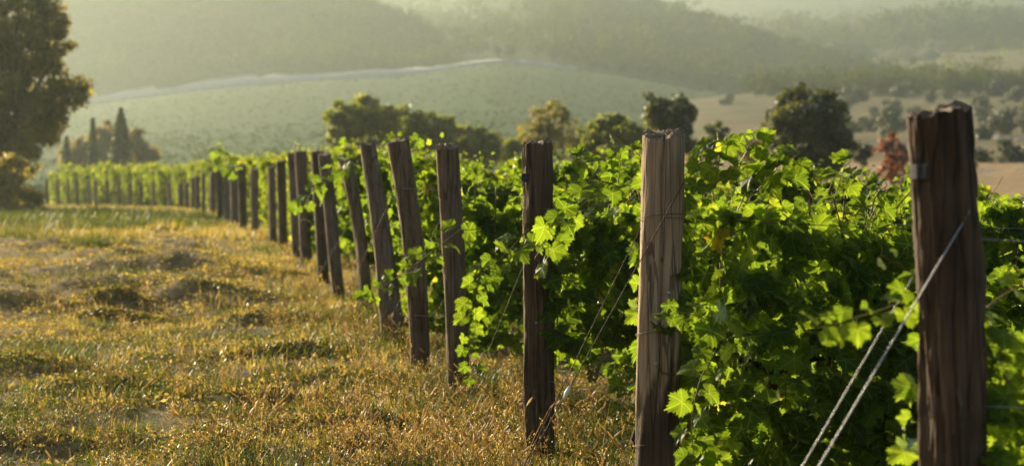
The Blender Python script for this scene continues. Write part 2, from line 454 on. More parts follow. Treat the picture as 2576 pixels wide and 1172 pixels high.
# terrain beyond the ridge: each sheet runs through lines of (depth, height) per bearing
class Terrain:
    def __init__(s, cols, lines, rough=1.0, seed=0, sub=(160, 60)):
        # lines: list of (depths per column, photo heights per column)
        cols = np.array(cols, float)
        s.c = np.linspace(cols[0], cols[-1], sub[0])
        D = []; Z = []
        for d, py in lines:
            d = np.full(len(cols), d, float) if np.isscalar(d) else np.array(d, float)
            py = np.full(len(cols), py, float) if np.isscalar(py) else np.array(py, float)
            dd = np.interp(s.c, cols, d); pp = np.interp(s.c, cols, py)
            k = np.ones(5) / 5
            pp = np.convolve(np.pad(pp, 2, 'edge'), k, 'valid')
            D.append(dd); Z.append(EYE + (HORIZON - pp) / FPX * dd)
        D = np.array(D); Z = np.array(Z)
        u = np.linspace(0, len(lines) - 1, sub[1])
        i = np.minimum(u.astype(int), len(lines) - 2); t = (u - i)[:, None]
        s.D = D[i] * (1 - t) + D[i + 1] * t
        s.Z = Z[i] * (1 - t) + Z[i + 1] * t
        s.X = (s.c[None, :] - 1288) / FPX * s.D
        s.Z = s.Z + (fbm(s.X / 40, s.D / 40, seed + 5, 4) - 0.5) * 3.0 * rough
        s.u = u / u[-1]
    def build(s, name, mat):
        V = np.stack([s.X, s.D, s.Z], -1).reshape(-1, 3)
        o = obj(name, mesh(name, V, grid_faces(*s.X.shape), mat))
        return tag(o, kind='structure')
    def sample(s, n, rng, cr=(0, 1), ur=(0, 1)):
        fc = (cr[0] + rng.random(n) * (cr[1] - cr[0])) * (len(s.c) - 1.001)
        fu = (ur[0] + rng.random(n) * (ur[1] - ur[0])) * (len(s.u) - 1.001)
        return s.at(fc, fu)
    def at(s, fc, fu):
        ic = fc.astype(int); iu = fu.astype(int); tc = fc - ic; tu = fu - iu
        def b(A): return (A[iu, ic] * (1 - tc) + A[iu, ic + 1] * tc) * (1 - tu) + (A[iu + 1, ic] * (1 - tc) + A[iu + 1, ic + 1] * tc) * tu
        return np.stack([b(s.X), b(s.D), b(s.Z)], -1)
    def z_near(s, px, d):
        c = np.interp(px, s.c, np.arange(len(s.c))); ic = int(round(c))
        return float(np.interp(d, s.D[:, ic], s.Z[:, ic]))

FC = [-900, 0, 215, 500, 800, 1000, 1240, 1400, 1700, 1890, 2050, 2250]
FTOP = [330, 285, 258, 222, 196, 186, 152, 162, 214, 242, 262, 300]
valley = Terrain(FC, [(205, 640), (260, 470), (660, [400, 360, 345, 325, 305, 295, 275, 280, 300, 325, 345, 380]), (1040, FTOP), (1060, [y + 3 for y in FTOP])], 0.25, 1, (220, 60))
valley.build('valley_field', G_FIELD)
SPC = [-900, -300, 215, 600, 870, 1000, 1075, 1100, 1130]
spur = Terrain(SPC, [(1010, [340, 300, 262, 215, 195, 190, 180, 176, 172]), (1120, [200, 150, 130, 110, 125, 150, 160, 168, 174]), (1280, [-220, -160, -110, -45, 3, 52, 82, 130, 178]), (1380, [-180, -120, -80, -20, 30, 75, 110, 150, 200])], 1.0, 2)
spur.build('wooded_hill', G_WOOD)
HC = [-900, 600, 1000, 1240, 1400, 1580, 1680, 1760, 1890, 1915, 2000, 2100, 2200, 2300, 2450]
HB = [240, 210, 178, 156, 165, 196, 212, 225, 244, 246, 246, 246, 246, 248, 252]
HT = [-260, -190, -120, -70, -40, 2, 30, 52, 88, 108, 130, 152, 190, 216, 240]
hill = Terrain(HC, [(1044, HB), ([2000, 2000, 1900, 1500] + [1280] * 11, [0.55 * b + 0.45 * t for b, t in zip(HB, HT)]), ([2900, 2900, 2700, 2100, 1620, 1580, 1540, 1500, 1460, 1440, 1400, 1360, 1310, 1290, 1290], HT), ([3100, 3100, 2900, 2400] + [1900] * 11, [t + 60 for t in HT])], 1.3, 3)
hill.build('wooded_hill', G_WOOD)
SC_ = [1560, 1700, 1760, 1850, 1900, 2100, 2300, 2576, 3100]
def rt(v, drop): return [v + drop, v + drop * 0.5, v + drop * .2, v, v, v, v, v, v]
slope = Terrain(SC_, [(95, rt(640, 60)), (130, rt(522, 60)), (175, rt(470, 60)), (235, rt(404, 50)), (480, rt(332, 40)), (780, rt(244, 40)), (820, rt(238, 40)), (1060, [270, 262, 256, 250, 246, 222, 184, 180, 178]), (1150, [300, 290, 280, 275, 270, 245, 196, 188, 184])], 0.5, 4, (160, 90))
slope.build('dry_hillside', G_TAN)
pasture = Terrain(SC_[4:], [(140, 510), (175, 470), (235, 404), (238, 402)], 0.5, 4, (100, 30))
pasture.Z += .25
pasture.build('dry_pasture', G_PASTURE)
plateau = Terrain([1800, 1900, 2000, 2100, 2200, 2300, 2576, 3200], [([1420, 1420, 1420, 1420, 1380, 1300, 1130, 1120], [220, 200, 185, 190, 205, 215, 200, 200]), ([1520, 1520, 1520, 1500, 1460, 1380, 1220, 1210], [170, 150, 140, 160, 180, 186, 176, 172]), (1720, [135, 118, 116, 120, 126, 128, 126, 124]), (1900, [150] * 8)], 0.6, 14, (140, 50))
plateau.build('dry_plateau', G_TAN)
far = Terrain([1200, 1600, 1900, 2200, 2576, 3200], [(1500, 175), (1900, [150, 150, 128, 108, 100, 95]), (2600, [150, 140, 112, 94, 88, 80]), (3300, [70, 66, 56, 42, 40, 30]), (4000, [-34, -34, -30, -26, -20, -16]), (4400, [60] * 6)], 16.0, 6, (220, 90))
far.build('far_mountain', G_WOOD)

# pale track cut along the top of the green field, and a branch coming down to the right
def bank(name, pts, h, wd, mat):
    mb = MB()
    P = [Vector(p) for p in curve_pts(pts, 60)]
    V = []
    for k, p in enumerate(P):
        hh = h * (0.7 + 0.6 * float(vnoise(k * 0.9, 0.3, 5))) * (1.75 - 1.35 * k / 60)
        V += [p + Vector((0, -wd * .6, -2.5)), p + Vector((0, -wd * .55, 0)), p + Vector((0, wd, hh)), p + Vector((0, wd + 1, -2.5))]
    mb.add([list(v) for v in V], grid_faces(len(P), 4))
    return tag(obj(name, mb.mesh(name, mat)), kind='structure')
bank('road', [world_pt(px, py + 1, 1012) for px, py in ((150, 268), (300, 247), (500, 222), (650, 205), (800, 196), (930, 186), (1060, 180), (1160, 165), (1240, 155), (1330, 157), (1450, 170))], 2.7, 16, G_CHALK)
bank('road', [world_pt(px, py, d) for px, py, d in ((1905, 241, 960), (1870, 252, 890), (1800, 266, 800), (1740, 276, 740), (1660, 286, 690))], 1.4, 9, G_CHALK)

# ------------------------------------------------------------------ foliage on trees
def clump_leaves(centers, radii, per, size, rng, flat=0.8):
    """Leaf-sized quads through each clump; returns V, F, tint."""
    n = len(centers) * per
    c = np.repeat(centers, per, 0); r = np.repeat(radii, per)
    d = norm(rng.normal(size=(n, 3))); rad = r * rng.random(n) ** 0.45
    p = c + d * rad[:, None] * np.array([1, 1, flat])
    nn = norm(rng.normal(size=(n, 3)) + d * 0.6 + np.array([0, 0, 0.35]))
    t = norm(np.cross(nn, rng.normal(size=(n, 3))))
    b = np.cross(nn, t)
    s = size * (0.6 + 0.8 * rng.random(n))[:, None]
    V = np.stack([p - t * s, p + b * s * 0.55, p + t * s, p - b * s * 0.55], 1).reshape(-1, 3)
    F = np.arange(n * 4).reshape(-1, 4)
    tint = np.clip(np.repeat(rng.random(len(centers)), per) * 0.6 + rng.random(n) * 0.4, 0, 1)
    return V, F, np.repeat(tint, 4)

def crown_clumps(blobs, n, rng, rmin, rmax):
    """Clump centres spread in and over ellipsoids (cx, cy, cz, rx, ry, rz)."""
    vol = np.array([b[3] * b[4] * b[5] for b in blobs]) ** (2 / 3)
    pick = rng.choice(len(blobs), n, p=vol ** .8 / (vol ** .8).sum())
    B = np.array(blobs)[pick]
    d = norm(rng.normal(size=(n, 3)))
    rad = rng.random(n) ** 0.35
    P = B[:, :3] + d * rad[:, None] * B[:, 3:]
    return P, rmin + rng.random(n) * (rmax - rmin)

def make_tree(name, loc, blobs, nclump, per, leaf, rclump, fol, label, cat='tree', group=None, trunk_r=0.15, trunk_top=None, seed=0, limbs=10, base_drop=0.3):
    rng = np.random.default_rng(seed)
    root = empty(name, loc)
    P, R = crown_clumps(blobs, nclump, rng, rclump * 0.6, rclump * 1.3)
    V, F, tint = clump_leaves(P, R, per, leaf, rng)
    obj('crown', mesh('crown', V, F, fol, {'tint': tint}, smooth=False), root)
    mb = MB()
    top = trunk_top or max(b[2] for b in blobs)
    ph = rng.random() * 6
    tp = [Vector((0.25 * trunk_r * 3 * sin(ph + k * 0.9) * (k / 8), 0.2 * trunk_r * 3 * cos(ph + k) * (k / 8), -base_drop + (top + base_drop) * k / 8)) for k in range(9)]
    mb.add(*tube(tp, [trunk_r * (1.25 - 0.95 * k / 8) for k in range(9)], 8))
    for k in range(limbs):
        q = P[rng.integers(len(P))]
        s = tp[rng.integers(3, 8)]
        m = s.lerp(Vector(q), 0.5) + Vector((0, 0, 0.12 * (Vector(q) - s).length))
        mb.add(*tube(curve_pts([s, m, q], 6), np.linspace(trunk_r * 0.4, trunk_r * 0.08, 7), 5))
    obj('trunk', mb.mesh('trunk', BARK), root)
    tag(root, label, cat, group)
    return root

# forest: crowns that stand close and read as one wood
def wood(name, P, r, seed, fol=FOREST, per=46, leaf=0.30):
    rng = np.random.default_rng(seed)
    n = len(P)
    rr = r * (0.6 + 0.9 * rng.random(n))
    k = 3
    cen = np.repeat(P, k, 0) + rng.normal(size=(n * k, 3)) * np.repeat(rr, k)[:, None] * np.array([0.45, 0.45, 0.3])
    cen[:, 2] += np.repeat(rr, k) * 0.9
    V, F, t = clump_leaves(cen, np.repeat(rr, k) * 0.62, per // k, leaf, rng, 0.9)
    t = np.clip(t * 0.5 + np.repeat(np.repeat(fbm(P[:, 0] / 30, P[:, 1] / 30, seed, 3), k), (per // k) * 4) * 0.6, 0, 1)
    o = obj(name, mesh(name, V, F, fol, {'tint': t}, smooth=False))
    return tag(o, kind='stuff')

r1 = np.random.default_rng(5)
wood('forest', spur.sample(1500, r1, (0.35, 1), (0.05, 0.85)), 4.6, 31, leaf=1.0)
wood('forest', hill.sample(2600, r1, (0.4, 1), (0.02, 0.8)), 4.8, 32, leaf=1.1)
wood('forest', far.sample(3800, r1, (0.1, 0.8), (0.15, 0.82)), 9.5, 33, leaf=2.6)
belt = slope.sample(520, r1, (0.205, 1), (0.635, 0.85))
wood('forest', belt, 4.2, 34, per=90, leaf=0.55)
b2 = plateau.sample(200, r1, (0.05, 1), (0.25, 0.62)); b2 = b2[fbm(b2[:, 0] / 60, b2[:, 1] / 60, 3, 2) > .5]
wood('forest', b2, 2.4, 35, fol=TREE_OLIVE, leaf=0.6)
b3 = plateau.sample(190, r1, (0.1, 1), (0.62, 0.72))
wood('forest', b3, 5.5, 36, leaf=0.9)

rc = np.random.default_rng(66)
P = valley.sample(24000, rc, (0.22, 0.97), (0.1, 0.93))
P[:, 1] = np.round(P[:, 1] / 9) * 9
P = P[[abs(valley.z_near(1288 + p[0] / p[1] * FPX, p[1]) - p[2]) < 1.2 for p in P]]
P[:, 2] -= .5
wood('crop_rows', P, .5, 37, fol=CROP, per=12, leaf=0.22)

# ------------------------------------------------------------------ trees one can tell apart
def tree_px(name, px, d, base_py, blobs_px, **kw):
    """blobs_px: (cx, cy, rx, ry) in the photo; turned into ellipsoids of that real size at depth d."""
    s = d / FPX
    base = world_pt(px, base_py, d)
    base.z = float(ground_z(base.x, d, False))
    blobs = []
    for i, (cx, cy, rx, ry) in enumerate(blobs_px):
        q = world_pt(cx, cy, d)
        blobs.append((q.x - base.x, ((i * 37) % 5 - 2) * 0.22 * rx * s, q.z - base.z, rx * s, rx * s * 0.9, ry * s))
    return make_tree(name, base, blobs, **kw)

tree_px('oak_tree', 20, 95, 545, [(-60, 120, 150, 170), (60, 70, 95, 120), (20, 260, 130, 130), (130, 60, 48, 60), (140, 160, 42, 45), (165, 235, 62, 42), (60, 330, 95, 70), (-90, 350, 130, 120), (190, 230, 34, 25), (60, 310, 80, 60), (110, 290, 55, 45), (20, 400, 80, 60), (-150, 0, 200, 260), (120, 120, 60, 45)],
        nclump=560, per=70, leaf=0.12, rclump=0.52, fol=TREE_OAK, label='large dark spreading tree at the left edge, its lower branches over the vines', trunk_r=0.4, trunk_top=5.0, seed=41, limbs=30)
tree_px('bush', 20, 88, 560, [(20, 470, 62, 62), (-50, 450, 80, 90), (70, 500, 34, 40), (30, 420, 36, 30)],
        nclump=110, per=60, leaf=0.09, rclump=0.3, fol=TREE_OAK, label='rounded dark bush below the large spreading tree', cat='bush', trunk_r=0.06, trunk_top=0.9, seed=42, limbs=8)
tree_px('leafy_tree', 250, 262, 480, [(255, 370, 50, 50), (215, 390, 55, 42), (278, 340, 26, 40), (180, 400, 40, 35)],
        nclump=120, per=60, leaf=0.22, rclump=0.75, fol=TREE_BROWN, label='hazy broad tree behind the slender cypress', trunk_r=0.2, trunk_top=3.0, seed=43)
tree_px('leafy_tree', 345, 250, 480, [(345, 385, 36, 42), (368, 395, 28, 30), (340, 350, 20, 28)],
        nclump=90, per=60, leaf=0.2, rclump=0.6, fol=TREE_BROWN, label='hazy rounded tree directly to the right of the tall cypress', trunk_r=0.2, trunk_top=3.0, seed=44)
def cypress(px, d, top, half, base, label, seed):
    rng = np.random.default_rng(seed); sc = d / FPX
    b = world_pt(px, base, d); b.z = float(ground_z(b.x, d, False))
    H = z_at(top, d) - b.z; n = 15000
    f = rng.random(n) ** .7
    prof = np.clip((1 - f) * 5.5, 0, 1) ** .75 * np.clip(f * 9, .25, 1)
    a = rng.random(n) * 6.28; r = half * sc * prof * (.25 + .75 * rng.random(n) ** .5) * (.85 + .3 * vnoise(np.cos(a) * 2 + 5, f * 14 + np.sin(a) * 2, seed))
    P = np.stack([np.cos(a) * r, np.sin(a) * r, .6 + (H - .6) * f], -1)
    V, F, t = clump_leaves(P, np.full(n, .12), 1, .17, rng)
    root = empty('cypress_tree', b)
    obj('foliage', mesh('foliage', V, F, TREE_DARK, {'tint': t}, smooth=False), root)
    mb = MB(); mb.add(*tube([(0, 0, -.4), (0, 0, H * .4), (0, 0, H * .9)], [.2, .14, .03], 7)); obj('trunk', mb.mesh('trunk', BARK), root)
    tag(root, label, 'tree')
cypress(305, 232, 274, 24, 470, 'tall dark pointed cypress, broadest of the cypresses', 45)
cypress(234, 236, 300, 11, 470, 'slender pointed cypress between the tall cypress and the spreading tree', 46)
cypress(168, 236, 345, 12, 470, 'short faint cypress under the branches of the spreading tree', 47)

MID = [
    ('leafy_tree', 900, 150, 500, [(905, 295, 75, 50), (860, 290, 42, 30), (960, 300, 60, 45), (900, 350, 75, 50), (850, 350, 25, 30)], TREE_OLIVE, 'broad olive green tree at the near end of the dark tree clump', 51),
    ('leafy_tree', 1060, 158, 500, [(1060, 335, 85, 55), (1020, 300, 40, 30), (1100, 330, 60, 40), (1050, 380, 90, 40)], TREE_OLIVE, 'middle tree of the dark clump, behind the two leaning posts', 52),
    ('leafy_tree', 1200, 165, 500, [(1190, 360, 75, 40), (1240, 375, 50, 30), (1150, 345, 55, 35), (1200, 400, 80, 30)], TREE_OLIVE, 'lowest tree of the dark clump, sloping down to the right', 53),
    ('golden_tree', 1380, 150, 500, [(1380, 300, 60, 42), (1345, 330, 42, 45), (1420, 330, 40, 40), (1385, 370, 70, 40), (1400, 275, 28, 22)], TREE_GOLD, 'yellowish airy tree between the dark clump and the darker trees', 54),
    ('leafy_tree', 1530, 135, 500, [(1540, 330, 55, 40), (1500, 350, 45, 40), (1580, 345, 40, 45), (1530, 390, 80, 40)], TREE_OLIVE, 'low olive tree beside the yellowish tree', 55),
    ('leafy_tree', 1682, 125, 500, [(1680, 300, 62, 58), (1650, 275, 38, 34), (1710, 285, 42, 36), (1690, 355, 62, 45)], TREE_DARK, 'rounded dark green tree behind the thick pale post', 56),
    ('shrub', 1802, 140, 480, [(1802, 335, 22, 24), (1800, 360, 26, 22)], TREE_DARK, 'small rounded bush between the thick post and the largest dark tree', 57),
    ('leafy_tree', 2040, 115, 520, [(2035, 300, 95, 62), (2010, 260, 52, 38), (2075, 275, 50, 40), (2050, 365, 98, 60), (1960, 330, 40, 50), (2110, 350, 38, 55), (2040, 410, 80, 40)], TREE_DARK, 'largest dark green tree, standing alone behind the vine row', 58),
    ('shrub', 1890, 150, 480, [(1895, 370, 48, 35), (1860, 390, 40, 30), (1915, 340, 26, 30)], TREE_GOLD, 'pale yellowish shrub at the foot of the largest dark tree', 59),
    ('red_tree', 2245, 120, 505, [(2242, 400, 46, 42), (2255, 440, 48, 30), (2225, 375, 26, 24), (2270, 395, 26, 30), (2235, 355, 18, 18)], TREE_RED, 'small reddish brown tree in front of the dry pasture', 60),
    ('shrub', 1295, 160, 480, [(1295, 385, 32, 32), (1320, 360, 18, 20)], TREE_OLIVE, 'low bush filling the gap between the dark clump and the yellowish tree', 62),
    ('shrub', 1458, 150, 480, [(1455, 375, 34, 34), (1475, 350, 18, 18)], TREE_GOLD, 'low yellowish bush between the yellowish tree and the low olive tree', 63),
    ('shrub', 1620, 140, 480, [(1622, 372, 32, 40), (1610, 345, 18, 18)], TREE_OLIVE, 'low olive bush left of the rounded dark tree behind the thick post', 64),
    ('shrub', 1752, 145, 480, [(1755, 385, 30, 26)], TREE_BROWN, 'faded low bush right of the rounded dark tree behind the thick post', 65),
    ('shrub', 2175, 150, 480, [(2172, 385, 18, 20)], TREE_SHRUB, 'small dark shrub between the reddish tree and the largest dark tree', 61)]
for nm, px, d, by, bl, fol, lab, sd_ in MID:
    s = d / FPX
    area = sum(b[2] * b[3] for b in bl) * s * s
    airy = fol in (TREE_GOLD, TREE_RED)
    tree_px(nm, px, d, by, bl, nclump=int(max(14, area * (26 if fol is TREE_RED else 22 if airy else 30))), per=60 if airy else 80, leaf=0.085 if airy else 0.12, rclump=0.24 if fol is TREE_RED else 0.3 if airy else 0.4, fol=fol, label=lab, trunk_r=0.06 if fol is TREE_RED else 0.13, seed=sd_,
            cat='shrub' if nm == 'shrub' else 'tree', limbs=22 if airy else 12)

# shrubs dotted over the dry hillside
sh_protos = []
for k in range(4):
    rng = np.random.default_rng(70 + k)
    root = empty('shrub', (0, 0, 0))
    P, R = crown_clumps([(0, 0, .75, .9, .9, .75), (.5 * (k % 2), .2, .55, .6, .6, .5), (-.4, -.1, .9 + .1 * k, .5, .5, .5)], 46, rng, .2, .42)
    V, F, t = clump_leaves(P, R, 46, .085, rng)
    obj('crown', mesh('crown', V, F, TREE_SHRUB, {'tint': t}, smooth=False), root)
    mb = MB(); mb.add(*tube([(0, 0, -.3), (.03, 0, .3), (0, .05, .8)], [.06, .05, .03], 6)); obj('trunk', mb.mesh('trunk', BARK), root)
    sh_protos.append(root)
SHR = [(2165, 262, 30, 'round shrub high on the dry hillside just below the wooded belt'), (2130, 275, 34, 'pale shrub on the hillside above the largest dark tree'), (2262, 250, 30, 'shrub on the hillside touching the wooded belt, above the leaning post top'),
       (2338, 268, 22, 'low shrub showing just over the top of the leaning foreground post'), (2470, 290, 30, 'dark round shrub to the right of the foreground post top'), (2475, 318, 30, 'second shrub just below the dark round one'),
       (2555, 262, 30, 'shrub high on the hillside at the picture edge'), (2520, 350, 44, 'broad shrub in the middle of the dry hillside'), (2470, 365, 30, 'shrub to the left of the broad hillside shrub'),
       (2545, 405, 46, 'olive shrub at the lower edge of the hillside by the picture edge'), (2470, 405, 34, 'shrub where the hillside meets the pasture, right of the foreground post'), (2235, 345, 44, 'hazy green shrub right behind the reddish tree'),
       (2500, 235, 30, 'dark shrub at the foot of the wooded belt'), (2105, 320, 26, 'pale shrub half hidden by the largest dark tree'), (2150, 345, 24, 'shrub to the left of the reddish tree on the hillside'), (2590, 320, 36, 'shrub cut by the picture edge on the middle hillside'),
       (2440, 430, 24, 'small shrub behind the foreground post at the pasture edge'), (1830, 270, 20, 'tiny shrub beside the pale track'), (2200, 300, 18, 'small faint bush in the middle of the dry hillside'), (2310, 300, 16, 'small bush left of the leaning foreground post top'),
       (2510, 215, 34, 'bushy shrub in front of the wooded belt at the right'), (2415, 345, 20, 'tiny bush right beside the leaning foreground post')]
used = set()
for k, (px, py, size, lab) in enumerate(SHR):
    d = float(np.interp(-py, [-470, -404, -332, -244], [175, 235, 480, 780]))
    o = sh_protos[k % 4] if (k % 4) not in used else copy_tree(sh_protos[k % 4])
    used.add(k % 4)
    sc = size * d / FPX / 1.05
    p = world_pt(px, py + size * 0.5, d)
    o.location = (p.x, d, slope.z_near(px, d) - 0.1)
    o.scale = (sc, sc, sc * 0.95); o.rotation_euler = (0, 0, k * 1.3)
    tag(o, lab, 'shrub', 'shrubs dotted over the dry hillside')
r5 = np.random.default_rng(55)
for k in range(34):
    px = 2090 + 520 * r5.random(); d = 260 + 480 * r5.random() ** .8
    o = copy_tree(sh_protos[k % 4])
    sc = .8 + 1.7 * r5.random() ** 1.5
    o.location = (px_x(px, d), d, slope.z_near(px, d) - 0.1); o.scale = (sc * 1.2, sc * 1.2, sc); o.rotation_euler = (0, 0, k * 2.1)
    tag(o, 'tiny faint bush scattered among the larger shrubs of the dry hillside', 'bush', 'tiny bushes scattered over the dry hillside')
    o.name = 'bush'
# pale stones on the dry hillside
mb = MB()
r2 = np.random.default_rng(8)
SP = slope.sample(260, r2, (0.45, 1), (0.3, 0.47))
for p in SP:
    if fbm(p[0] / 12, p[1] / 12, 77, 2) < 0.52: continue
    a = np.arange(7) / 7 * 2 * pi; rr = (0.3 + 0.6 * r2.random()) * (0.7 + 0.5 * r2.random(7))
    V = np.vstack([np.stack([p[0] + np.cos(a) * rr * 1.6, p[1] + np.sin(a) * rr, np.full(7, p[2] - .2)], -1), np.stack([p[0] + np.cos(a) * rr * 1.1, p[1] + np.sin(a) * rr * .7, p[2] + .12 + .18 * r2.random(7)], -1), [[p[0], p[1], p[2] + .32]]])
    j = np.arange(7); j2 = (j + 1) % 7
    mb.add(V, np.vstack([np.stack([j, j2, j2 + 7], -1), np.stack([j, j2 + 7, j + 7], -1), np.stack([j + 7, j2 + 7, np.full(7, 14)], -1)]))
tag(obj('stones', mb.mesh('stones', G_CHALK, smooth=False)), kind='stuff')

# ------------------------------------------------------------------ vine leaves
def leaf_template(nout, teeth=0.085):
    ca = np.radians([0, 14, 31, 42, 55, 68, 83, 96, 110, 128, 150, 168, 180])
    cr = np.array([1.0, .90, .74, .82, .94, .86, .70, .76, .82, .78, .68, .50, .16])
    th = np.linspace(-pi, pi, nout, endpoint=False)
    r = np.interp(np.abs(th), ca, cr)
    k = np.arange(nout)
    r = r * (1 + teeth * np.where(k % 2 == 0, 1, -1) * np.clip((pi - np.abs(th)) * 2, 0, 1))
    x = r * np.sin(th); y = r * np.cos(th)
    out = np.stack([x, y], -1); mid = out[::2] * 0.55
    V2 = np.vstack([[[0, 0]], mid, out])
    m = len(mid)
    j = np.arange(m); j2 = (j + 1) % m
    F = [np.stack([np.zeros(m, int), 1 + j2, 1 + j], -1)]
    o = 1 + m
    F += [np.stack([1 + j, 1 + j2, o + 2 * j + 1], -1), np.stack([1 + j, o + 2 * j + 1, o + 2 * j], -1), np.stack([1 + j2, o + (2 * j + 2) % nout, o + 2 * j + 1], -1)]
    return V2, np.vstack(F)
LEAF_HI = leaf_template(56)
LEAF_LO = leaf_template(14, 0.0)

def leaves(P, nrm, tip, size, tint, tmpl, rng):
    V2, F = tmpl
    n = len(P); k = len(V2)
    Z = norm(nrm); Yv = norm(tip - (tip * Z).sum(1, keepdims=True) * Z); Xv = np.cross(Yv, Z)
    x = np.repeat(V2[None, :, 0], n, 0); y = np.repeat(V2[None, :, 1], n, 0)
    r2 = x * x + y * y
    fold = (0.08 + 0.42 * rng.random(n))[:, None]; cup = (rng.random(n) * 0.75 - 0.15)[:, None]; curl = (rng.random(n) * 0.75 - .1)[:, None]
    ph = (rng.random(n) * 6.28)[:, None]
    ang = np.arctan2(x, y)
    z = fold * np.abs(x) - cup * r2 * 0.6 - curl * np.clip(y, 0, 9) ** 2 * 0.7 + 0.10 * np.sin(ang * 5 + ph) * r2 + 0.06 * np.sin(ang * 9 + ph * 2) * r2
    L = np.stack([x, y, z], -1) * size[:, None, None]
    V = P[:, None, :] + L[..., 0:1] * Xv[:, None, :] + L[..., 1:2] * Yv[:, None, :] + L[..., 2:3] * Z[:, None, :]
    FF = (F[None] + (np.arange(n) * k)[:, None, None]).reshape(-1, 3)
    uv = np.stack([x, y, np.repeat((np.arange(n) * 0.37)[:, None], k, 1)], -1).reshape(-1, 3)
    return V.reshape(-1, 3), FF, np.repeat(tint, k), uv

def vine_foliage(rng, L=1.15, low=0.42, top=1.7, n=620, thick=0.34, tmpl=LEAF_HI, size=0.066, sprigs=7, skew=0.0):
    x = (rng.random(n) - 0.5) * L * 1.08
    zt = top - 0.14 + 0.22 * (vnoise(x * 3.2 + 50, np.full(n, rng.random() * 9), 4) - 0.5) * 2 * 0.7 + skew * x
    zl = low + 0.30 * vnoise(x * 4.0, np.full(n, rng.random() * 99), 6) - 0.1
    f = rng.random(n) ** 0.85
    z = zl + (zt - zl) * f
    bulge = 0.55 + 0.45 * np.sin(np.clip(f * 1.15, 0, 1) * pi)
    sgn = np.where(rng.random(n) < 0.58, -1.0, 1.0)
    shell = rng.random(n) ** 0.4
    y = sgn * shell * thick * bulge * (0.8 + 0.5 * vnoise(x * 3 + 9, z * 3, 13))
    P = np.stack([x, y, z], -1)
    outd = np.stack([rng.normal(size=n) * 0.35, sgn, np.zeros(n)], -1)
    nrm = outd * 0.75 + np.array([0, 0, 0.55]) + rng.normal(size=(n, 3)) * 0.5
    tip = np.array([0, 0, -0.9]) + outd * 0.45 + rng.normal(size=(n, 3)) * 0.55
    sz = size * (0.48 + 0.82 * rng.random(n)) * np.where(z > top - 0.2, 0.82, 1.0)
    canes = []
    for k in range(sprigs):
        x0 = (rng.random() - .5) * L; ln = 0.14 + 0.26 * rng.random()
        b = np.array([x0, (rng.random() - .5) * .25, top - 0.22 + skew * x0]); dr = norm(np.array([rng.normal() * .5, rng.normal() * .4, 1.0]))
        pts = [b + dr * ln * t + np.array([dr[0], dr[1], -0.5]) * 0.35 * ln * t * t for t in np.linspace(0, 1.1, 6)]
        canes.append(pts)
        m = 7
        tt = np.linspace(0.15, 1.1, m)
        q = np.array([b + dr * ln * t + np.array([dr[0], dr[1], -0.5]) * 0.35 * ln * t * t for t in tt])
        side = norm(np.stack([np.where(np.arange(m) % 2 == 0, 1., -1.) + rng.normal(size=m) * .3, rng.normal(size=m) * .6, rng.normal(size=m) * .3], -1))
        P = np.vstack([P, q + side * .04]); nrm = np.vstack([nrm, np.array([0, -.2, .8]) + rng.normal(size=(m, 3)) * .5])
        tip = np.vstack([tip, side + np.array([0, 0, -.4])]); sz = np.concatenate([sz, size * (1.0 - 0.6 * tt / 1.1) * (.8 + .3 * rng.random(m))])
    nn = len(P)
    tint = np.clip(0.12 + 0.70 * rng.random(nn) + 0.10 * (P[:, 2] > top - .25), 0, 0.9)
    odd = rng.random(nn); tint[odd < 0.005] = 0.94; tint[odd < 0.0003] = 0.97
    return leaves(P, nrm, tip, sz, tint, tmpl, rng), canes

def vine_wood(rng, canes, L=1.15, top=1.7, hi=True):
    tb = MB()
    ph = rng.random() * 6
    tp = [Vector((0.05 * sin(ph + k * 1.1), 0.04 * cos(ph * 1.7 + k * 1.3), -0.15 + 0.92 * k / 8)) for k in range(9)]
    tb.add(*tube(curve_pts(tp, 16), [0.034 + 0.007 * sin(k * 1.9 + ph) - 0.0006 * k for k in range(17)], 8))
    for s in (-1, 1):
        tb.add(*tube(curve_pts([tp[-1] - Vector((0, 0, .03)), tp[-1] + Vector((s * .18, 0.02, .05)), tp[-1] + Vector((s * .52, -.02, .06 + .03 * sin(ph)))], 8), np.linspace(.022, .011, 9), 6))
    cb = MB()
    for k in range(11 if hi else 4):
        x0 = (rng.random() - .5) * L * .95; s = rng.normal() * .18; yy = rng.normal() * .09
        pts = [Vector((x0, 0, .78)), Vector((x0 + s * .3, yy, 1.05)), Vector((x0 + s * .8, yy * 1.8 - .04, 1.35)), Vector((x0 + s * 1.4, yy * 2.2 - .06, top - .08))]
        cb.add(*tube(curve_pts(pts, 10), np.linspace(.0058, .003, 11), 5))
        if hi and k < 5 and abs(x0) < .3:
            e = pts[2]; out = Vector((rng.normal() * .04, -.12 - .08 * rng.random(), 0))
            cb.add(*tube(curve_pts([e, e + out + Vector((0, 0, -.05)), e + out * 1.5 + Vector((0, 0, -.4)), e + out * 1.6 + Vector((0, 0, -.75))], 10), np.linspace(.0045, .0022, 11), 5))
    for c in canes: cb.add(*tube(c, np.linspace(.003, .0015, len(c)), 4))
    return tb, cb

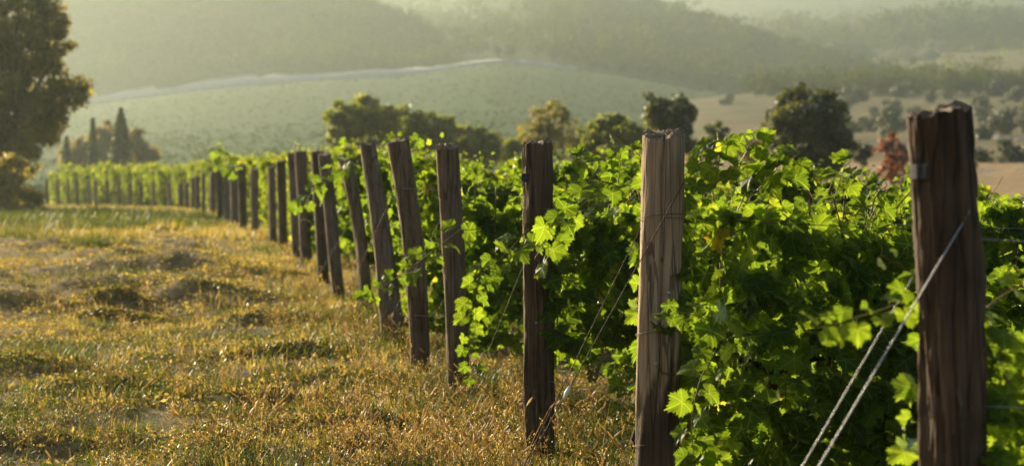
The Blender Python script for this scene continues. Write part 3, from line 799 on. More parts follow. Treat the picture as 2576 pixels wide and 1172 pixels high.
def grape_cluster_mesh(rng):
    ico = []
    t = (1 + 5 ** .5) / 2
    v = norm(np.array([[-1, t, 0], [1, t, 0], [-1, -t, 0], [1, -t, 0], [0, -1, t], [0, 1, t], [0, -1, -t], [0, 1, -t], [t, 0, -1], [t, 0, 1], [-t, 0, -1], [-t, 0, 1]], float))
    f = np.array([[0, 11, 5], [0, 5, 1], [0, 1, 7], [0, 7, 10], [0, 10, 11], [1, 5, 9], [5, 11, 4], [11, 10, 2], [10, 7, 6], [7, 1, 8], [3, 9, 4], [3, 4, 2], [3, 2, 6], [3, 6, 8], [3, 8, 9], [4, 9, 5], [2, 4, 11], [6, 2, 10], [8, 6, 7], [9, 8, 1]])
    # one subdivision
    vs = list(map(tuple, v)); cache = {}; f2 = []
    def mid(a, b):
        k = (min(a, b), max(a, b))
        if k not in cache:
            m = norm((np.array(vs[a]) + np.array(vs[b])) / 2); vs.append(tuple(m)); cache[k] = len(vs) - 1
        return cache[k]
    for a, b, c in f:
        x, y, z = mid(a, b), mid(b, c), mid(c, a)
        f2 += [(a, x, z), (b, y, x), (c, z, y), (x, y, z)]
    v = np.array(vs); f = np.array(f2)
    mb = MB()
    for k in range(62):
        h = rng.random() ** .8; R = .052 * (1 - h * .75) + .004
        a = rng.random() * 6.28
        p = np.array([cos(a) * R, sin(a) * R, -.02 - h * .17])
        mb.add(v * (.0088 + .002 * rng.random()) + p, f, tint=rng.random())
    mb.add(*tube([(0, 0, .05), (0.004, 0, 0), (0, 0, -.1)], .002, 4), tint=.3)
    return mb.mesh('grape_cluster', GRAPE)
GRAPES = [grape_cluster_mesh(np.random.default_rng(90 + k)) for k in range(3)]

def vine_proto(seed, hi=True, grapes=4, **kw):
    rng = np.random.default_rng(seed)
    root = empty('grapevine')
    (V, F, t, uv), canes = vine_foliage(rng, tmpl=LEAF_HI if hi else LEAF_LO, **kw)
    obj('foliage', mesh('foliage', V, F, VINE if hi else VINE_FAR, {'tint': t, 'leafuv': uv}), root)
    tb, cb = vine_wood(rng, canes, top=kw.get('top', 1.7), hi=hi)
    obj('trunk', tb.mesh('trunk', VINE_BARK), root)
    obj('cane', cb.mesh('cane', CANE), root)
    for k in range(grapes):
        o = obj('grape_cluster', GRAPES[k % 3], root, ((rng.random() - .5) * 1.0, -.10 - .12 * rng.random(), .62 + .28 * rng.random()))
        o.rotation_euler = (0, 0, rng.random() * 6); q = .9 + .4 * rng.random(); o.scale = (q, q, q)
    return root

HI = [vine_proto(100 + k, True, 4, top=1.68 + .03 * (k % 3), skew=(-.22, 0, 0, 0, 0)[k], low=(.10, .42, .60, .45, .10)[k], n=1080, size=.071) for k in range(5)]
LO = [vine_proto(200 + k, False, 0, top=1.75 + .05 * (k % 3), low=.22, L=1.45, n=760, size=.075, sprigs=10) for k in range(4)]

ORD = ['first', 'second', 'third', 'fourth', 'fifth', 'sixth', 'seventh', 'eighth', 'ninth', 'tenth', 'eleventh', 'twelfth', 'thirteenth', 'fourteenth', 'fifteenth', 'sixteenth', 'seventeenth', 'eighteenth', 'nineteenth', 'twentieth']
ORD += ['twenty ' + o for o in ORD[:9]] + ['thirtieth'] + ['thirty ' + o for o in ORD[:9]]

ROW_ANG = radians(9.0)
used_v = set()
def place_vine(protos, k, x, y, sc, label, group, rz=0.0, name_idx=None):
    p = protos[k % len(protos)]
    if p.name in used_v: p = copy_tree(p)
    used_v.add(p.name)
    p.location = (x, y, float(ground_z(x, y, False)))
    p.rotation_euler = (0, 0, ROW_ANG + rz)
    p.scale = sc
    tag(p, label, 'grapevine', group)
    return p

r3 = np.random.default_rng(17)
skip_rows = {4, 8, 10, 14, 17, 19, 21, 23}
VINES = {}
for i, (bx, tx, ty, d, wt, wb) in enumerate(POSTS):
    if i in skip_rows: continue
    X0 = px_x(bx, d)
    near = i < 10
    n = {0: 4, 1: 5, 2: 5, 3: 5, 5: 5, 6: 5, 7: 5, 9: 5}.get(i, 3 if d < 130 else 4)
    for k in range(n):
        t = (0.62 if near else .86) + k * 1.1
        x = X0 + t * cos(ROW_ANG); y = d + t * sin(ROW_ANG)
        flip = (k + i) % 2
        h = 0.88 + 0.08 * r3.random()
        off = .18 if near else .3
        x -= off * sin(ROW_ANG); y += off * cos(ROW_ANG)
        if i == 0: h = (0.74, 0.76, .8, .8)[k]
        if i == 1: h = (.98, 0.76, 0.74, .74, .74)[k]
        if i in (5, 6, 7): h = 1.0 + .06 * r3.random()
        if d > 40: h = 1.18 + 0.14 * r3.random()
        if d > 95: h = 1.45 + 0.16 * r3.random()
        if d > 135: h = 1.58 + 0.16 * r3.random()
        if i < 3:
            lab = f"{('leafy', 'green', 'dense', 'bushy', 'shaded')[k]} grapevine, {ORD[k]} along the trellis row of the " + ('leaning dark foreground post', 'thick pale post', 'dark bark covered post in the middle')[i]
            grp = 'grapevines in the trellis rows'
        else:
            lab = f'grapevine in the trellis row that starts at the {ORD[i]} post of the line'
            grp = f'grapevines of the row at the {ORD[i]} post'
        v = place_vine(HI if near else LO, (0, 4, 1, 2, 3)[k] if i == 1 else k * 2 + i, x, y, (1.0, 1.0 if not flip else .95, h), lab, grp, rz=(pi if (flip and not near) else 0) + r3.normal() * .05)
        VINES[(i, k)] = v
# lower rows farther down the slope at the right edge
for k in range(16):
    x = 10.5 + (k % 8) * 1.15; y = 62 + (k // 8) * 6 + (k % 8) * .2
    place_vine(LO, k, x, y, (1, 1, .95), 'sunlit grapevine in the low rows down the slope below the dry pasture', 'grapevines in the low rows down the slope')

# ------------------------------------------------------------------ posts
def post_mesh(H, r_top, r_base, dx, dy, seed, mat, hi=True, rough=1.0, bend=0.0, top_tilt=0.0, face_tilt=0.0, crack=None):
    rng = np.random.default_rng(seed)
    ns, nr = (110, 110) if hi else (20, 20)
    z = np.linspace(-0.35, H, nr); u = np.clip(z / H, 0, 1)
    a = np.arange(ns) / ns * 2 * pi
    A, Zz = np.meshgrid(a, z)
    U = np.clip(Zz / H, 0, 1)
    R = r_base + (r_top - r_base) * U
    o = seed * 7.3
    lob = 0.07 * np.sin(2 * A + o) + 0.05 * np.sin(3 * A + 2 * o + Zz * .8)
    ca, sa = np.cos(A), np.sin(A)
    groove = fbm(ca * 4.5 + o + Zz * .8, sa * 4.5 + Zz * 1.1, seed, 3) - .5
    fine = fbm(ca * 13 + o + Zz * 3, sa * 13 + Zz * 6, seed + 3, 3) - .5
    kn = fbm(ca * 1.3 + o, sa * 1.3 + Zz * 3.0, seed + 8, 3) - .5
    R = R * (1 + lob + rough * (0.20 * groove + 0.12 * fine) + 0.14 * kn)
    if crack:
        for c0, lo, hi_, dep in crack:
            ac = c0 + .05 * np.sin(Zz * 4 + c0) + .03 * np.sin(Zz * 11)
            dA = (A - ac + pi) % (2 * pi) - pi
            R = R * (1 - dep * np.exp(-(dA / .055) ** 2) * np.clip((U - lo) * 8, 0, 1) * np.clip((hi_ - U) * 8, 0, 1))
    cx = dx * U + bend * np.sin(U * pi); cy = dy * U
    zz = Zz + (U > .995) * (top_tilt * ca * r_top + face_tilt * sa * r_top + (fbm(ca * 5 + o, sa * 5, seed + 4, 3) - .5) * .05)
    V = np.stack([cx + R * ca, cy + R * sa, zz], -1).reshape(-1, 3)
    F = []
    i, j = np.meshgrid(np.arange(nr - 1), np.arange(ns), indexing='ij')
    j2 = (j + 1) % ns
    F = np.stack([i * ns + j, i * ns + j2, (i + 1) * ns + j2, (i + 1) * ns + j], -1).reshape(-1, 4)
    F = np.vstack([F[:, [0, 1, 2]], F[:, [0, 2, 3]]])
    rim = V[(nr - 1) * ns:].copy()
    return mesh('post_body', V, F, mat), rim

def cap_mesh(rim, seed, mat):
    n = len(rim); c = rim.mean(0)
    V = [rim]
    for f in (.82, .6, .35):
        q = c + (rim - c) * f
        q[:, 2] = c[2] + (rim[:, 2] - c[2]) * f + (fbm(q[:, 0] * 40 + seed, q[:, 1] * 40, seed, 3) - .5) * .03 + .006
        V.append(q)
    V = np.vstack(V + [c[None] + [0, 0, .008]])
    F = []
    j = np.arange(n); j2 = (j + 1) % n
    for k in range(3):
        F += [np.stack([k * n + j, k * n + j2, (k + 1) * n + j2], -1), np.stack([k * n + j, (k + 1) * n + j2, (k + 1) * n + j], -1)]
    F.append(np.stack([3 * n + j, 3 * n + j2, np.full(n, 4 * n)], -1))
    return mesh('cut_end', V, np.vstack(F), mat)

W_DARK = wood_mat('dark_bark_timber', (0.034, 0.020, 0.010), (0.094, 0.056, 0.028), (0.20, 0.125, 0.068), bump=0.9)
W_FORE = wood_mat('foreground_bark_timber', (0.024, 0.014, 0.008), (0.066, 0.039, 0.021), (0.15, 0.094, 0.052), bump=1.0, fine=.8)
W_PALE = wood_mat('pale_weathered_timber', (0.032, 0.019, 0.010), (0.09, 0.054, 0.029), (0.17, 0.105, 0.06), grey=(0.32, 0.215, 0.125), grey_z=(0.70, 0.78), bump=0.6)
W_BROWN = wood_mat('brown_timber', (0.07, 0.041, 0.021), (0.17, 0.104, 0.056), (0.31, 0.2, 0.115), bump=0.6)
W_GREY = wood_mat('grey_timber', (0.075, 0.048, 0.028), (0.175, 0.118, 0.074), (0.31, 0.22, 0.145), bump=0.5)
W_CAP = solid_mat('sawn_end', [(0.3, (0.10, 0.07, 0.045)), (0.7, (0.30, 0.22, 0.14))], 40, bump=0.8)

def wire_loop(post, cx, cy, z, r, tilt, mat=RUST, wr=.0018):
    a = np.linspace(0, 2 * pi, 33)
    pts = [(cx + r * cos(t), cy + r * sin(t), z + tilt * cos(t + 1) * r) for t in a]
    mb = MB(); mb.add(*tube(pts, wr, 5, False))
    return obj('wire_tie', mb.mesh('wire_tie', mat), post)

def nail(post, x, y, z):
    mb = MB(); mb.add(*tube([(x, y + .02, z), (x, y - .006, z)], .003, 6)); mb.add(*tube([(x, y - .006, z), (x, y - .009, z)], .008, 8))
    return obj('nail', mb.mesh('nail', WIRE), post)

POST_LAB = {0: 'dark leaning foreground post, thickest of all, with a grey metal band near its top',
            1: 'thick pale weathered post with a long crack and bark left on its lower half',
            2: 'dark brown bark covered post with a small box nailed near its top',
            3: 'smooth brown post with a long dark crack, fourth in the line',
            4: 'brown post leaning left with vine leaves growing over its top',
            5: 'slim straight post leaning left that widens towards its foot',
            6: 'thin shaded post mostly hidden by vine leaves, just beyond the slim leaning one'}
STYLE = {0: (W_FORE, 2.1), 1: (W_PALE, .45), 2: (W_DARK, 1.6), 3: (W_BROWN, .7), 4: (W_BROWN, .8), 5: (W_GREY, .5)}
POST_INFO = []
for i, (bx, tx, ty, d, wt, wb) in enumerate(POSTS):
    X0 = px_x(bx, d); z0 = float(ground_z(X0, d, False)) - .03
    if i < 20: z0 = min(z0, zg(X0, d))
    top = world_pt(tx, ty, d)
    H = top.z - z0
    rt_, rb = wt * d / FPX / 2, wb * d / FPX / 2
    mat, rough = STYLE.get(i, ((W_BROWN, W_GREY, W_DARK)[i % 3], .6))
    root = empty('wooden_post', (X0, d, z0))
    lab = POST_LAB.get(i, f"{('weathered', 'greyish', 'dark')[i % 3]} wooden post, {ORD[i]} in line from the foreground post")
    tag(root, lab, 'post', 'wooden end posts along the vineyard edge')
    me, rim = post_mesh(H, rt_, rb, top.x - X0, (0.02 * ((i * 5) % 7 - 3)) if i < 12 else 0, 300 + i, mat, hi=i < 7, rough=rough, bend={0: .03, 4: .04, 6: .05, 5: .02, 3: .01}.get(i, .0), top_tilt={0: .25, 4: .25, 6: .2}.get(i, .05), face_tilt={0: .05, 1: .20, 3: .26, 2: .08}.get(i, .15), crack={1: [(radians(268), .30, 1.2, .22), (radians(245), .5, .95, .10), (radians(298), .1, .7, .12)], 3: [(radians(275), .25, 1.2, .20)], 2: [(radians(250), .3, .9, .14), (radians(290), 0, .6, .14)], 0: [(radians(265), .2, .8, .16), (radians(295), .4, 1.2, .2), (radians(235), .1, .6, .15)], 4: [(radians(280), .4, 1.2, .16)], 5: [(radians(262), .3, .9, .14)]}.get(i))
    obj('post_body', me, root)
    obj('cut_end', cap_mesh(rim, i, W_CAP), root)
    POST_INFO.append((X0, d, z0, top.x - X0, H, rt_, rb))
    if i < 6:
        for f in (.25, .52, .80) if i else (.3, .62):
            rr = (rb + (rt_ - rb) * f) * 1.04
            wire_loop(root, (top.x - X0) * f + {0: .03}.get(i, 0) * sin(f * pi), 0, H * f, rr, .15 * (1 if i % 2 else -1))
    if 0 < i < 4: nail(root, (top.x - X0) * .6 + rt_ * .3, -rt_ * .98, H * .62); nail(root, (top.x - X0) * .5 - rt_ * .2, -rt_ * 1.0, H * .45)
    root['i'] = i
# metal band on the foreground post and splinter of bark; box on the third post
posts = [o for o in C.objects if o.name.startswith('wooden_post')]
X0, d, z0, dx, H, rt_, rb = POST_INFO[0]
z = world_pt(2310, 432, 6.7).z - z0; u = z / H
body = [c for c in posts[0].children if c.name.startswith('post_body')][0].data
bv = np.empty(len(body.vertices) * 3); body.vertices.foreach_get('co', bv); bv = bv.reshape(-1, 3)
bv = bv[np.abs(bv[:, 2] - z) < .03]; cen = bv.mean(0)
ba = np.arctan2(bv[:, 1] - cen[1], bv[:, 0] - cen[0]) % (2 * pi); br = np.hypot(bv[:, 1] - cen[1], bv[:, 0] - cen[0])
mb = MB(); a = np.linspace(radians(184), radians(236), 16)
rr = np.array([br[np.abs(ba - q) < .16].max() + .003 for q in a])
Vb = np.vstack([np.stack([cen[0] + rr * np.cos(a), cen[1] + rr * np.sin(a), np.full(16, z - .022)], -1), np.stack([cen[0] + rr * np.cos(a), cen[1] + rr * np.sin(a), np.full(16, z + .022)], -1)])
j = np.arange(15); mb.add(Vb, np.stack([j, j + 1, j + 17, j + 16], -1))
obj('metal_band', mb.mesh('metal_band', DULL), posts[0])
mb = MB()
pts = [world_pt(x, y, 6.72) - Vector((X0, d, z0)) for x, y in ((2432, 500), (2450, 620), (2452, 760), (2448, 900), (2455, 1030))]
mb.add(*tube(curve_pts(pts, 24), [.004 + .03 * sin(pi * min(1, .06 + k / 25)) for k in range(25)], 9))
obj('bark_strip', mb.mesh('bark_strip', W_DARK), posts[0])
X0, d, z0, dx, H, rt_, rb = POST_INFO[2]
q = world_pt(1322, 447, 12.75) - Vector((X0, d, z0))
mb = MB()
bx_ = np.array([[sx, sy, sz] for sz in (-1, 1) for sy in (-1, 1) for sx in (-1, 1)], float) * [.022, .02, .022]
mb.add(bx_ + [q.x, -rt_ * .7, q.z], [[0, 1, 3, 2], [4, 6, 7, 5], [0, 4, 5, 1], [1, 5, 7, 3], [3, 7, 6, 2], [2, 6, 4, 0]])
obj('small_box', mb.mesh('small_box', DULL, smooth=False), posts[2])

# ------------------------------------------------------------------ wires
def wire(name, pts, r, mat, label, cat='wire', group=None, sag=0.0):
    P = [Vector(p) for p in pts]
    if len(P) == 2:
        P = [P[0].lerp(P[1], t) - Vector((0, 0, sag * 4 * t * (1 - t))) for t in np.linspace(0, 1, 12)]
    mb = MB(); mb.add(*tube(P, r, 5))
    return tag(obj(name, mb.mesh(name, mat)), label, cat, group)

G = 'guy wires holding the end posts'
def guy(a, b, r, mat, lab): wire('guy_wire', [a, b], r, mat, lab, 'wire', G)
guy(world_pt(2440, 530, 6.58), world_pt(1945, 1366, 6.35), .0027, WIRE, 'pale guy wire crossing in front of the dark foreground post')
guy(world_pt(2318, 660, 6.85), world_pt(1905, 1366, 6.6), .0024, WIRE, 'pale guy wire running down behind the leaves beside the foreground post')
guy(world_pt(1728, 445, 9.87), world_pt(1195, 1400, 9.4), .0026, RUST, 'dark guy wire slanting across the thick pale post')
guy(world_pt(1628, 540, 10.06), world_pt(1205, 1400, 9.5), .0024, RUST, 'dark guy wire passing behind the thick pale post')
guy(world_pt(1385, 500, 12.65), world_pt(1150, 1075, 13.6), .0013, RUST, 'thin guy wire slanting down from the bark covered post')
guy(world_pt(1150, 470, 16.1), world_pt(930, 905, 18.6), .0013, RUST, 'thin guy wire slanting down from the fourth post')
guy(world_pt(1020, 420, 17.7), world_pt(830, 830, 22), .0013, RUST, 'thin guy wire slanting down from the left leaning fifth post')
guy(world_pt(880, 560, 24.7), world_pt(760, 760, 29), .0015, RUST, 'thin guy wire slanting down from the hidden seventh post')
for i in range(0, 7):
    X0, d, z0, dx, H, rt_, rb = POST_INFO[i]
    for f, nm in ((.27, 'lowest'), (.53, 'middle'), (.80, 'top')):
        a = Vector((X0 + dx * f, d - rt_ * .9, z0 + H * f)); L = 5.6
        b = Vector((X0 + L * cos(ROW_ANG), d + L * sin(ROW_ANG), z0 - .18 + H * f))
        wire('trellis_wire', [a, b], .0016, RUST if i % 2 else WIRE, f'{nm} trellis wire strung from the {ORD[i]} post of the line', 'wire', 'trellis wires along the vine rows', sag=.03)
# white tag on the guy wire of the thick post
mb = MB(); p = world_pt(1425, 988, 9.59)
a = np.arange(10) / 10 * 2 * pi
ring = np.stack([np.cos(a) * .012, np.zeros(10), np.sin(a) * .024], -1)
mb.add(*tube([p + Vector((-.012, 0, -.03)), p + Vector((0, -.002, 0)), p + Vector((.014, 0, .03))], [.004, .010, .005], 8))
tag(obj('wire_tag', mb.mesh('wire_tag', PALE_TAG)), 'small white tag twisted onto the dark guy wire of the thick post', 'tag')

# ------------------------------------------------------------------ trailing shoots (parts of the vines they grow from)
SHOOT_EXTRA = [(1, 0, ((1770, 470), (1775, 410), (1795, 365)), 7, .075), (1, 0, ((1850, 460), (1868, 400), (1900, 360), (1925, 372)), 10, .08), (1, 0, ((1960, 470), (1985, 410), (2012, 385)), 7, .078), (1, 0, ((1905, 480), (1950, 430), (1960, 395)), 7, .08), (1, 1, ((2190, 540), (2205, 490), (2232, 468)), 7, .072), (2, 1, ((1500, 450), (1470, 410), (1450, 400)), 8, .07), (2, 1, ((1555, 460), (1560, 410), (1548, 385)), 7, .07)]
def shoot(parent, pts, nleaf, size, seed, face=(0, -.55, .75), taper=.6, start=.06):
    rng = np.random.default_rng(seed)
    P = curve_pts(pts, 40)
    inv = None
    bpy.context.view_layer.update()
    M = parent.matrix_world.inverted()
    mb = MB(); mb.add(*tube(P, np.linspace(.0036, .0016, 41), 5))
    L = []; Nn = []; T = []; Sz = []
    for k in range(nleaf):
        t = start + (1 - start) * k / (nleaf - 1)
        q = P[min(40, int(t * 40))]; tg = (P[min(40, int(t * 40) + 1)] - P[max(0, int(t * 40) - 1)]).normalized()
        side = tg.cross(Vector((0, -1, 0))).normalized() * (1 if k % 2 else -1)
        side = (side + Vector((rng.normal() * .35, -.25 + rng.normal() * .3, rng.normal() * .3 + .1))).normalized()
        sz = size * .88 * (1 - taper * t) * (.75 + .45 * rng.random())
        e = q + side * sz * .75
        mb.add(*tube([q, q.lerp(e, .5) + Vector((0, 0, .01)), e], .0014, 4))
        L.append(e); Nn.append(np.array(face) + rng.normal(size=3) * .45); T.append(np.array(side) * .8 + np.array([0, 0, -.65]) + rng.normal(size=3) * .25); Sz.append(sz)
    V, F, tn, uv = leaves(np.array([list(v) for v in L]), np.array(Nn), np.array(T), np.array(Sz), (.30 + .45 * rng.random(nleaf)), LEAF_HI, rng)
    st = obj('leafy_shoot', mb.mesh('shoot_stem', GREEN_STEM), parent); st.matrix_parent_inverse = M
    lv = obj('leaves', mesh('shoot_leaves', V, F, VINE, {'tint': tn, 'leafuv': uv}), st)
    return st
def sp(*a): return [world_pt(*q) for q in a]
v = VINES[(2, 0)]
shoot(v, sp((1330, 575, 12.35), (1260, 650, 12.2), (1205, 700, 12.2), (1185, 790, 12.2), (1178, 880, 12.2), (1195, 955, 12.2)), 22, .085, 1, taper=.45)
shoot(VINES[(2, 0)], sp((1510, 470, 12.4), (1455, 525, 12.1), (1400, 570, 12.0), (1345, 650, 11.95)), 15, .095, 2, taper=.15)
shoot(VINES[(2, 1)], sp((1560, 470, 12.6), (1480, 450, 12.5), (1420, 480, 12.4)), 8, .08, 22)
shoot(VINES[(3, 0)], sp((1180, 560, 15.9), (1090, 630, 15.6), (1010, 690, 15.6), (940, 735, 15.6), (905, 765, 15.6)), 17, .098, 3, taper=.45)
shoot(VINES[(1, 0)], sp((1830, 830, 9.75), (1770, 800, 9.65), (1700, 785, 9.6), (1655, 805, 9.6)), 8, .075, 4, taper=.3)
shoot(VINES[(1, 0)], sp((1830, 790, 9.7), (1800, 880, 9.6), (1760, 960, 9.55), (1740, 1060, 9.5), (1745, 1150, 9.5)), 12, .085, 5, taper=.2)
shoot(VINES[(1, 0)], sp((1800, 470, 9.8), (1810, 400, 9.75), (1826, 345, 9.75)), 8, .07, 6, taper=.5)
shoot(VINES[(0, 0)], sp((2420, 730, 6.78), (2300, 752, 6.72), (2200, 785, 6.66), (2110, 810, 6.64), (2055, 825, 6.62)), 14, .062, 7, taper=.35)
shoot(VINES[(6, 0)], sp((880, 400, 24.4), (820, 440, 24), (780, 490, 23.8), (755, 545, 23.8)), 13, .125, 8, taper=.2)
shoot(VINES[(7, 0)], sp((880, 470, 27.4), (860, 400, 27), (870, 360, 27)), 9, .11, 9, taper=.3)
shoot(VINES[(5, 0)], sp((1060, 440, 20.2), (1052, 385, 20), (1032, 352, 20), (985, 350, 20)), 12, .068, 10, taper=.3)
shoot(VINES[(12, 0)], sp((600, 440, 53), (560, 400, 53), (538, 368, 53)), 12, .2, 12, taper=.4)
shoot(VINES[(2, 0)], sp((1560, 930, 12.4), (1585, 990, 12.3), (1570, 1060, 12.3)), 7, .085, 13, taper=.3)
shoot(VINES[(1, 1)], sp((2100, 500, 10.0), (2120, 430, 9.95), (2140, 405, 9.95)), 7, .075, 14, taper=.4)

for q, (ri, ki, pp, nl_, sz_) in enumerate(SHOOT_EXTRA):
    dd = 9.85 if ri == 1 else 12.6
    shoot(VINES[(ri, ki)], [world_pt(a, b, dd - .03 * c) for c, (a, b) in enumerate(pp)], nl_, sz_, 40 + q, taper=.35)

# ------------------------------------------------------------------ red harvest crates behind the vines
def crate(x, y, z, rz, label):
    root = empty('harvest_crate', (x, y, z), rz)
    L, Wd, Hh, t = .58, .38, .30, .012
    def box(mb, c, s):
        b = np.array([[sx, sy, sz] for sz in (-1, 1) for sy in (-1, 1) for sx in (-1, 1)], float) * np.array(s) / 2 + np.array(c)
        mb.add(b, [[0, 2, 3, 1], [4, 5, 7, 6], [0, 1, 5, 4], [1, 3, 7, 5], [3, 2, 6, 7], [2, 0, 4, 6]])
    for sy in (-1, 1):
        mb = MB()
        for k in range(5): box(mb, (0, sy * Wd / 2, .03 + k * .058), (L, t, .042))
        for k in range(6): box(mb, (-L / 2 + .02 + k * (L - .04) / 5, sy * (Wd / 2 + .009), Hh / 2), (.02, .006, Hh))
        obj('side_panel', mb.mesh('side_panel', CRATE, smooth=False), root)
    for sx in (-1, 1):
        mb = MB()
        for k in range(5):
            if k == 3: continue
            box(mb, (sx * (L / 2 - .007), 0, .03 + k * .058), (t, Wd - .03, .042))
        obj('end_panel', mb.mesh('end_panel', CRATE, smooth=False), root)
    mb = MB(); box(mb, (0, 0, .012), (L - .02, Wd - .02, .012)); obj('base', mb.mesh('base', CRATE, smooth=False), root)
    tag(root, label, 'crate', 'red harvest crates between the vine rows')
for px, d, rz, lab in ((1722, 11.15, 1.45, 'red plastic crate on the ground just behind the thick pale post'), (1975, 11.5, 1.45, 'red plastic crate low behind the vines, right of the thick post'), (1445, 22.3, .3, 'red plastic crate glimpsed through the vines beside the bark covered post')):
    x = px_x(px, d)
    crate(x, d, zg(x, d) - .01, rz, lab)

# ------------------------------------------------------------------ grass, weeds and straw
def blades(P, h, wdt, lean, az, tint, segs=2, droop=0.5):
    n = len(P)
    d = np.stack([np.cos(az), np.sin(az), np.zeros(n)], -1)
    s = np.stack([-np.sin(az), np.cos(az), np.zeros(n)], -1)
    rows = []
    for k in range(segs + 1):
        f = k / segs
        c = P + d * (h * lean * f ** (1 + droop))[:, None] + np.array([0, 0, 1.0]) * (h * f * (1 - 0.35 * lean * f))[:, None]
        if k == segs: rows.append(c[:, None])
        else:
            wv = (wdt * (1 - 0.6 * f))[:, None] * s
            rows.append(np.stack([c - wv, c + wv], 1))
    V = np.concatenate(rows, 1)
    kk = V.shape[1]
    F = []
    for k in range(segs - 1):
        F += [[2 * k, 2 * k + 1, 2 * k + 3], [2 * k, 2 * k + 3, 2 * k + 2]]
    F.append([2 * segs - 2, 2 * segs - 1, 2 * segs])
    F = (np.array(F)[None] + (np.arange(n) * kk)[:, None, None]).reshape(-1, 3)
    return V.reshape(-1, 3), F, np.repeat(tint, kk)

rg = np.random.default_rng(23)
def lane_points(n, d0, d1, right=1.2, left_px=-560):
    n = int(n * 1.3)
    """Ground points spread evenly over the picture rows between two depths, left edge to just inside the vine rows."""
    inv = 1 / d1 + rg.random(n) * (1 / d0 - 1 / d1)
    y = 1 / inv
    x0 = px_x(left_px, y); x1 = line_x(y) + right
    x = x0 + rg.random(n) * (x1 - x0)
    return x, y
def green_patch(x, y): return np.clip((fbm(x / 1.7, y / 2.6, 51, 4) - 0.44) * 5, 0, 1)
def soil_patch(x, y): return fbm(x / 1.5 + 7, y / 2.1, 21, 3) > 0.615

GB = MB()
# short matted turf
x, y = lane_points(230000, 11.3, 60, 4.0)
keep = (rg.random(len(x)) < np.clip((fbm(x / .45, y / .6, 61, 3) - .36) * 4.5, .05, 1)) & ~(soil_patch(x, y) & (rg.random(len(x)) < .55)) & (x < 5)
x, y = x[keep], y[keep]; n = len(x)
gp = green_patch(x, y)
near_shade = np.clip((21 - y) / 6, 0, 1) * np.clip(1.4 - fbm(x / 1.1, y / 1.3, 88, 3), 0, 1)  # shade over the near lane, painted into the blade tints
tint = np.where(rg.random(n) < 0.15 + 0.65 * gp + .35 * near_shade, rg.random(n) * .3, .38 + .45 * rg.random(n))
tint = np.where((rg.random(n) < .68 * near_shade) & (tint > .3), .80 + .08 * rg.random(n), tint)
tint = np.where(rg.random(n) < .05, .9 + .1 * rg.random(n), tint)
h = (.012 + .026 * rg.random(n) ** 1.5) * (1 + y / 45); wd_ = (.0012 + .0016 * rg.random(n)) * (.7 + y / 20)
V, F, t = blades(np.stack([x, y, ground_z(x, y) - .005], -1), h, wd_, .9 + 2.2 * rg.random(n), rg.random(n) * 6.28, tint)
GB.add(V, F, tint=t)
# creeping herbs and dead leaf bits lying in the mat
x, y = lane_points(300000, 11.3, 55, 4.0)
hp = fbm(x / .30, y / .38, 71, 3); n = len(x)
keep = (rg.random(n) < np.clip((hp - .36) * 4.5, .04, 1)) & (x < 5)
x, y, hp = x[keep], y[keep], hp[keep]; n = len(x)
herb_shade = np.clip((24 - y) / 9, 0, 1)  # near-lane shade put into herb colour as extra dark green
gp = np.clip(green_patch(x, y) + .35 * herb_shade, 0, 1)
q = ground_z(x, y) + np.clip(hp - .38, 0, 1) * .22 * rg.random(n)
near_shade = np.clip((21 - y) / 6, 0, 1) * np.clip(1.4 - fbm(x / 1.1, y / 1.3, 88, 3), 0, 1)  # same painted shade, browning and darkening the leaf bits near by
tn = np.where(rg.random(n) < .12 + .62 * gp, rg.random(n) ** (1.5 + near_shade) * .28, .36 + .5 * rg.random(n))
tn = np.where((rg.random(n) < .72 * near_shade) & (tn > .3), .80 + .08 * rg.random(n), tn)
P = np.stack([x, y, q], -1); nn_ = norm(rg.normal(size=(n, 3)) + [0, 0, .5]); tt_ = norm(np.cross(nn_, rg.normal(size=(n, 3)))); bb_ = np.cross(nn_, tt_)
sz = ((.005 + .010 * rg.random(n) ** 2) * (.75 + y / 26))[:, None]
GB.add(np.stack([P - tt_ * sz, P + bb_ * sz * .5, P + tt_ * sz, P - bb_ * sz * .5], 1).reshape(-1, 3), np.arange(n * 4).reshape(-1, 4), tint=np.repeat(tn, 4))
# rough growth and clods over the humps, and two green tufts
for (mx, my, rx, ry, hh) in MOUNDS:
    m = 1000
    a_ = rg.normal(size=m) * rx * .75 + mx; b_ = rg.normal(size=m) * ry * .75 + my
    P = np.stack([a_, b_, ground_z(a_, b_) + .035 * rg.random(m)], -1)
    nn_ = norm(rg.normal(size=(m, 3))); tt_ = norm(np.cross(nn_, rg.normal(size=(m, 3)))); bb_ = np.cross(nn_, tt_)
    sz = ((.008 + .016 * rg.random(m) ** 2) * (.7 + my / 26))[:, None]
    GB.add(np.stack([P - tt_ * sz, P + bb_ * sz * .5, P + tt_ * sz, P - bb_ * sz * .5], 1).reshape(-1, 3), np.arange(m * 4).reshape(-1, 4), tint=np.repeat(np.where(rg.random(m) < .4, .28 * rg.random(m), .42 + .5 * rg.random(m)), 4))
    m = 260
    a_ = rg.normal(size=m) * rx * .8 + mx; b_ = rg.normal(size=m) * ry * .8 + my
    V, F, t = blades(np.stack([a_, b_, ground_z(a_, b_) - .01], -1), .04 + .1 * rg.random(m), (.0016 + .0016 * rg.random(m)) * (.8 + my / 22), .4 + 1.2 * rg.random(m), rg.random(m) * 6.28, np.where(rg.random(m) < .5, .28 * rg.random(m), .45 + .4 * rg.random(m)), 2)
    GB.add(V, F, tint=t)
